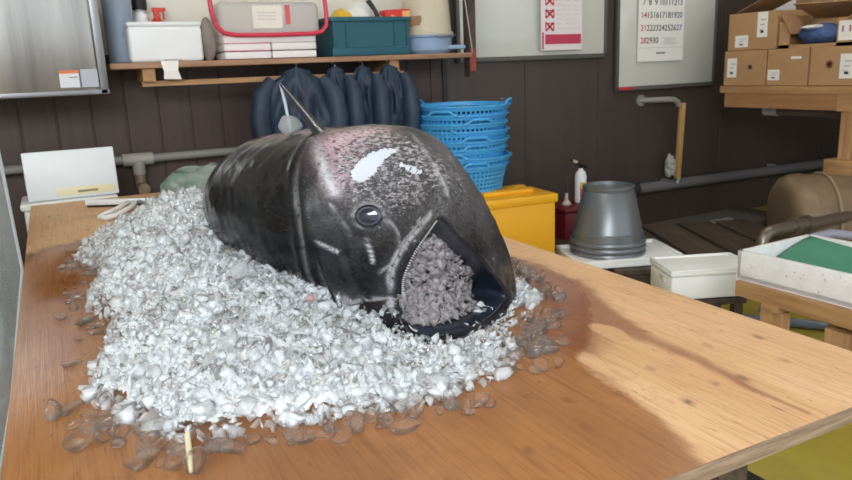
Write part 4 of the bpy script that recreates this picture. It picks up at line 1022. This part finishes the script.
def scatter_mesh(name, pos, size, seed, mats, mi_fn=None, extra=None):
    """thousands of shards welded into one heap mesh"""
    rng = np.random.default_rng(seed); n = len(pos)
    Rm = rotmats(rng, n); which = rng.integers(0, len(SHARDS), n)
    Vs, Fs, Ms = [], [], []; off = 0
    if extra is not None:
        Vs.append(extra[0]); Fs.append(extra[1]); Ms.append(np.zeros(len(extra[1]), int)); off = len(extra[0])
    pick_m = rng.random(n)
    for k, (tv, tf) in enumerate(SHARDS):
        idx = np.where(which == k)[0]
        if not len(idx): continue
        V = np.einsum('nij,vj->nvi', Rm[idx], tv) * size[idx, None, None] + pos[idx, None, :]
        F = tf[None] + (np.arange(len(idx)) * len(tv))[:, None, None] + off
        Vs.append(V.reshape(-1, 3)); Fs.append(F.reshape(-1, 3)); off += len(idx) * len(tv)
        Ms.append(np.repeat(np.where(pick_m[idx] < .5, 1, np.where(pick_m[idx] < .88, 2, len(mats) - 1)), len(tf)))
    V = np.concatenate(Vs); F = np.concatenate(Fs); Mi = np.concatenate(Ms)
    me = bpy.data.meshes.new(name)
    me.vertices.add(len(V)); me.vertices.foreach_set('co', V.astype(np.float32).reshape(-1))
    me.loops.add(len(F) * 3); me.loops.foreach_set('vertex_index', F.astype(np.int32).reshape(-1))
    me.polygons.add(len(F)); me.polygons.foreach_set('loop_start', (np.arange(len(F)) * 3).astype(np.int32))
    try: me.polygons.foreach_set('loop_total', np.full(len(F), 3, np.int32))
    except Exception: pass
    for m in mats: me.materials.append(m)
    me.polygons.foreach_set('material_index', Mi.astype(np.int32))
    me.update(calc_edges=True); me.validate()
    o = bpy.data.objects.new(name, me); C.objects.link(o)
    return o
ICE_POLY = [(.412, 2.55), (.263, 2.60), (.06, 2.45), (.0, 2.2), (.06, 1.97), (.01, 1.68), (.05, 1.50), (.005, 1.30), (-.015, 1.17), (.03, 1.05), (.09, .935), (.178, .915), (.245, .905), (.353, .876), (.437, .865), (.587, .885), (.67, .98), (.70, 1.06), (.80, 1.12), (.875, 1.20), (.90, 1.35), (.96, 1.48), (.98, 1.62), (.93, 1.85), (.80, 2.15), (.6, 2.45)]
def poly_edge_dist(X, Y, poly):
    p = poly + [poly[0]]
    d = seg_dist(X, Y, p)
    inside = np.zeros(X.shape, bool)
    for (ax, ay), (bx, by) in zip(p[:-1], p[1:]):
        cond = ((ay > Y) != (by > Y)) & (X < (bx - ax) * (Y - ay) / (by - ay + 1e-12) + ax)
        inside ^= cond
    return np.where(inside, d, -d)
ICE_H = [(.25, 2.0, .185), (.28, 1.88, .175), (.31, 1.74, .125), (.34, 1.60, .098), (.39, 1.44, .082), (.43, 1.30, .055), (.47, 1.22, .036), (.52, 1.14, .024), (.58, 1.06, .018), (.15, 1.85, .150), (.15, 1.6, .118), (.15, 1.3, .095), (.26, 1.35, .085), (.2, 1.1, .075), (.30, 1.02, .055), (.40, 1.05, .038), (.5, 1.0, .030), (.08, 2.2, .06), (.1, 1.9, .115), (.40, 2.15, .15), (.6, 2.0, .12), (.86, 1.7, .075), (.86, 1.4, .075), (.82, 1.25, .085), (.79, 1.17, .045), (.72, 1.08, .030), (.62, .98, .032)]
def chin_dist(X, Y):
    return seg_dist(X, Y, [(.505, 1.165), (.52, 1.13), (.56, 1.06), (.60, 1.035), (.66, 1.06), (.74, 1.13), (.72, 1.2), (.6, 1.2)])
def ice_height(X, Y):
    e = poly_edge_dist(X, Y, ICE_POLY)
    num = 0; den = 0
    for x, y, h in ICE_H:
        w = 1 / ((X - x) ** 2 + (Y - y) ** 2 + .0006) ** 1.6
        num = num + w * h; den = den + w
    env = num / den
    edge = np.clip(e, 0, None)
    n = .010 * np.sin(31 * X + 3 * np.sin(17 * Y)) * np.sin(27 * Y + 2 * np.sin(23 * X)) + .006 * np.sin(67 * X + 11 * Y) * np.sin(59 * Y - 21 * X)
    h = env * (1 - np.exp(-edge / .075)) + n * np.clip(edge / .05, 0, 1)
    # hollow pressed by the fish
    h = np.minimum(h, .010 + .42 * chin_dist(X, Y))
    return np.where(e > 0, np.maximum(h, .002), -.02), e
def build_ice():
    rng = np.random.default_rng(11)
    gx = np.linspace(-.05, 1.02, 215); gy = np.linspace(.84, 2.64, 330)
    X, Y = np.meshgrid(gx, gy)
    Hh, e = ice_height(X, Y)
    rip = np.zeros_like(X); r2 = np.random.default_rng(2)
    for k in range(40):
        th = r2.uniform(0, 6.28); f_ = math.exp(r2.uniform(math.log(120), math.log(520)))
        rip += np.abs(np.sin(f_ * (X * math.cos(th) + Y * math.sin(th)) + r2.uniform(0, 6) + 1.5 * np.sin(40 * X + k) + 1.5 * np.sin(37 * Y + 2 * k))) * (150 / f_) ** .8
    rip = (rip - rip.mean()) / rip.std()
    V = np.stack([X, Y, TT + np.where(e > 0, np.maximum(Hh - .006 + .0032 * rip * np.clip(e / .06, 0, 1) * np.clip(chin_dist(X, Y) / .08, 0, 1), .001), .001)], -1).reshape(-1, 3)
    nx = len(gx); F = []
    ok = (e > .03)
    for j in range(len(gy) - 1):
        for i in range(nx - 1):
            if ok[j, i] and ok[j + 1, i] and ok[j, i + 1] and ok[j + 1, i + 1]:
                a = j * nx + i; F += [(a, a + 1, a + nx + 1), (a, a + nx + 1, a + nx)]
    F = np.array(F)
    # shards over the surface
    N = 15000
    px = rng.uniform(-.05, 1.02, N * 3); py = rng.uniform(.86, 2.62, N * 3)
    h, ed = ice_height(px, py)
    far = np.clip((py - 1.6) / 1.0, 0, 1)
    keep = (ed > .004) & (rng.random(N * 3) > far * .55)
    px, py, h, ed = px[keep][:N], py[keep][:N], h[keep][:N], ed[keep][:N]
    size = np.exp(rng.normal(math.log(.0108), .45, len(px))); size = np.clip(size, .004, .026)
    size = np.minimum(size, .0055 + .20 * chin_dist(px, py))
    pz = TT + h + rng.uniform(-.010, .005, len(px)); pz = np.maximum(pz, TT + size * .55)
    o = scatter_mesh('ice_heap', np.stack([px, py, pz], -1), size, 21, [M_CORE, M_SHARD, M_FROST, M_CHUNK], extra=(V, F))
    tag(o, 'wide heap of white crushed ice spread on the plywood under the tuna head', 'ice', kind='stuff')
build_ice()

# ---------------------------------------------------------------- the tuna
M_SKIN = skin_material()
M_MOUTH = mat('tuna_mouth_lining', (40, 46, 60), .3, rgb2=(24, 27, 36), scale=24)
M_MEAT = mat('tuna_meat', (142, 36, 38), .4)
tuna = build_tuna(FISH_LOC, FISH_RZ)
tag(tuna, 'large dark bluefin tuna head lying on the ice with its mouth gaping open', 'fish')
def build_eye():
    n = Vector(EYE_N).normalized()
    up = Vector((0, 0, 1)); xa = up.cross(n).normalized(); ya = n.cross(xa)
    Mx = Matrix((xa, ya, n)).transposed()
    c = Vector(EYE) + n * -.002
    def dome(name, prof, m, parent):
        b = MB().lathe(prof, 36, c=c, M=Mx @ Matrix.Diagonal((1, .74, 1))); return b.build(name, m, parent)
    e = dome('eye', [(.026, -.007), (.026, .0005), (.0235, .0040), (.0190, .0068), (.0, .0100)], mat('eye_iris', (84, 92, 102), .12, rgb2=(58, 64, 74), scale=60, coat=1.0), tuna)
    dome('pupil', [(.0198, .0058), (.0185, .0078), (.010, .0104), (0, .0116)], mat('eye_pupil', (22, 26, 46), .06, coat=1.0), e)
    MB().tube([c + Mx @ Vector((.0275 * math.cos(a), .0205 * math.sin(a), .001)) for a in np.linspace(0, 2 * math.pi, 40, endpoint=False)], .0028, 8, closed=True).build('eyelid', mat('eyelid_dark', (22, 22, 26), .25), tuna)
    # hidden side
    return e
build_eye()
def thin_fin(name, pts_root, pts_tip, th, m, parent):
    """blade between a root polyline and a tip polyline, tapering to its edge"""
    vs = []; fs = []; n = len(pts_root); K = 8
    for i in range(n):
        a, b = Vector(pts_root[i]), Vector(pts_tip[i])
        d = (Vector(pts_root[min(i + 1, n - 1)]) - Vector(pts_root[max(i - 1, 0)]))
        side = d.cross(b - a)
        side = side.normalized() if side.length > 1e-9 else Vector((0, 1, 0))
        for s in (1, -1):
            for k in range(K + 1):
                u = k / K
                vs.append(a.lerp(b, u) + side * s * th * (1 - u) ** .7)
    W = 2 * (K + 1)
    for i in range(n - 1):
        for s in (0, 1):
            for k in range(K):
                p = i * W + s * (K + 1) + k
                fs.append((p, p + 1, p + 1 + W, p + W) if s == 0 else (p, p + W, p + W + 1, p + 1))
        fs.append((i * W, i * W + W, i * W + W + K + 1, i * W + K + 1))
    return mesh_obj(name, vs, fs, m, parent, smooth=True)
M_FIN = mat('fin_dark', (38, 42, 52), .3, rgb2=(24, 26, 32), scale=30)
fin = MB().tube([FIN[0], FIN[1], FIN[2], FIN[3]], [.022, .015, .008, .0028], 12, flat=.5).build('dorsal_fin', M_FIN, tuna)
MB().tube([FIN[3], FIN[4], FIN[5]], [.0028, .0042, .003], 8).build('broken_ray', mat('fin_ray_pale', (150, 156, 164), .3), fin)
# fine teeth along the visible jaw
def build_teeth():
    R = np.array(FISH_RINGS)[-1]
    c = R.mean(axis=0)
    ext = np.concatenate([R[-2:], R, R[:3]])
    b = MB()
    for u in np.linspace(9.7, 15.7, 62):
        p = catmull(ext, np.array([u + 2]))[0]
        q = c + (p - c) * .965 - np.array([.003, 0, 0]); d = (c - p); d = d / np.linalg.norm(d)
        tip = q + d * .0055
        b.tube([q, tip], [.0017, .0003], 5)
    b.build('teeth', mat('tuna_teeth', (206, 206, 200), .35), tuna)
build_teeth()
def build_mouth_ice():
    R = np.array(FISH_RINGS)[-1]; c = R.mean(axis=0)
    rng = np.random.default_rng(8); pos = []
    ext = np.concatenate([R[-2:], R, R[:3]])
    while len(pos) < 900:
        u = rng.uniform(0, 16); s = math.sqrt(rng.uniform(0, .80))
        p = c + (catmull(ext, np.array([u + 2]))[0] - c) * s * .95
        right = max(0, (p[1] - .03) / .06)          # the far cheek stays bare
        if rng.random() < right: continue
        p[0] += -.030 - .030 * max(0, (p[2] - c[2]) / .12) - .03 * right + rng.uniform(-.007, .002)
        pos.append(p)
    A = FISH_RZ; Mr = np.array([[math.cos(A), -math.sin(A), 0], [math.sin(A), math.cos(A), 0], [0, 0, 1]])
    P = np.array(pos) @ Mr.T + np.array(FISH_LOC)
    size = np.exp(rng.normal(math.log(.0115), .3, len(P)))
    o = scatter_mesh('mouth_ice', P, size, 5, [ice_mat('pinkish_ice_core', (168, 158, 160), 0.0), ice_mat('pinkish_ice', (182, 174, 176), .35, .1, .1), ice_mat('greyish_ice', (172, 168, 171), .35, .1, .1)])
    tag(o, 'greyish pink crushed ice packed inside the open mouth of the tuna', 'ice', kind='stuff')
build_mouth_ice()
# ---------------------------------------------------------------- loose pieces of ice
TEMPL = []
for s in range(9):
    V, F = chunk_template(100 + s, 13 + s % 5, smooth=1)
    me = bpy.data.meshes.new('ice_chunk'); me.from_pydata([tuple(v) for v in V], [], [tuple(int(i) for i in f) for f in F]); me.update()
    me.polygons.foreach_set('use_smooth', [True] * len(me.polygons)); me.set_sharp_from_angle(angle=.8)
    me.materials.append(M_CHUNK); TEMPL.append((me, V[:, 2].min()))
def ice_chunk(x, y, z, s, label, group, k, rz=0.0, flat=.8, m=None, tilt=0.0, aspect=1.0):
    me, zmin = TEMPL[k % len(TEMPL)]
    if m is not None:
        me = me.copy(); me.materials[0] = m
    o = bpy.data.objects.new('ice_chunk', me); C.objects.link(o)
    o.scale = (s * aspect, s, s * flat); o.rotation_euler = (tilt, 0, rz)
    o.location = (x, y, z - zmin * s * flat * .96 if tilt == 0 else z)
    return tag(o, label, 'ice', group)
rng = np.random.default_rng(77)
def band(line, n, w, s0, s1, label, group, flat=1.0):
    L_ = np.array(line, float)
    for i in range(n):
        u = rng.uniform(0, len(L_) - 1.001); j = int(u); p = L_[j] + (L_[j + 1] - L_[j]) * (u - j)
        ice_chunk(p[0] + rng.normal() * w, p[1] + rng.normal() * w, TT + .0003, rng.uniform(s0, s1), label, group, int(rng.integers(0, 9)), rng.uniform(0, 6.28), flat * rng.uniform(.8, 1.2))
band([(-.01, 2.2), (.04, 1.97), (-.01, 1.7), (.03, 1.5), (-.01, 1.32)], 46, .020, .010, .024, 'small melting ice piece on wet plywood along the left flank of the heap', 'loose ice left of the heap', .6)
band([(-.02, 1.15), (.02, 1.02), (.08, .915), (.16, .895)], 38, .020, .010, .025, 'small clear ice piece scattered at the front left corner of the heap', 'loose ice at the front left corner')
band([(.2, .885), (.3, .872), (.42, .845), (.53, .85)], 36, .014, .009, .019, 'small clear ice piece along the front edge of the heap', 'loose ice along the front edge')
band([(.60, .875), (.68, .945), (.715, 1.02), (.81, 1.09)], 50, .018, .010, .024, 'clear ice piece melting on the wood to the right of the open mouth', 'loose ice right of the mouth')
band([(.85, 1.14), (.91, 1.27), (.95, 1.4), (.99, 1.52)], 44, .017, .010, .024, 'clear ice piece on the right side of the heap toward the yellow container', 'loose ice on the far right side')
for x, y, s, fl, asp, k, rz, lab in [
    (.046, .925, .028, .75, 1.2, 1, .4, 'big clear ice chunk at the front left, lowest in the photo'),
    (-.022, 1.005, .027, .75, 1.25, 4, 1.0, 'big clear ice chunk alone on wet wood near the left table edge'),
    (.065, 1.0, .030, .8, 1.1, 2, 2.0, 'broad clear ice chunk tucked against the front left of the heap'),
    (.283, .838, .018, .8, 1.3, 3, .2, 'oval clear ice piece lying alone in front of the heap'),
    (.375, .822, .028, .5, 1.5, 5, .3, 'long flat clear ice plate in front of the heap, right of the oval piece'),
    (-.035, 1.141, .022, .5, 1.2, 6, .9, 'clear ice chunk beside the left table edge above the lone one'),
    (.235, .866, .020, .5, 1.3, 7, .1, 'clear ice piece touching the middle of the front edge of the heap')]:
    ice_chunk(x, y, TT + .0003, s, lab, None, k, rz, fl, None, 0, asp)
ice_chunk(.287, 1.39, .828, .025, 'large upright ice chunk leaning on the flank of the tuna', None, 0, .5, 1.5, ice_mat('cloudy_ice', (246, 251, 255), .5, .15, .05, .6, 40, .4), .35, .8)
ice_chunk(*FISH_ICE, .036, 'clear ice chunk sitting on the back of the tuna behind its fin', None, 4, 1.2, .9, ice_mat('cloudy_ice', (246, 251, 255), .5, .15, .05, .6, 40, .4), .5, 1.1)
ice_chunk(.392, 1.275, .785, .013, 'pinkish ice bit against the lower cheek of the tuna', None, 3, .3, 1.0, ice_mat('pink_ice', (236, 176, 176), .2, .1), .1)
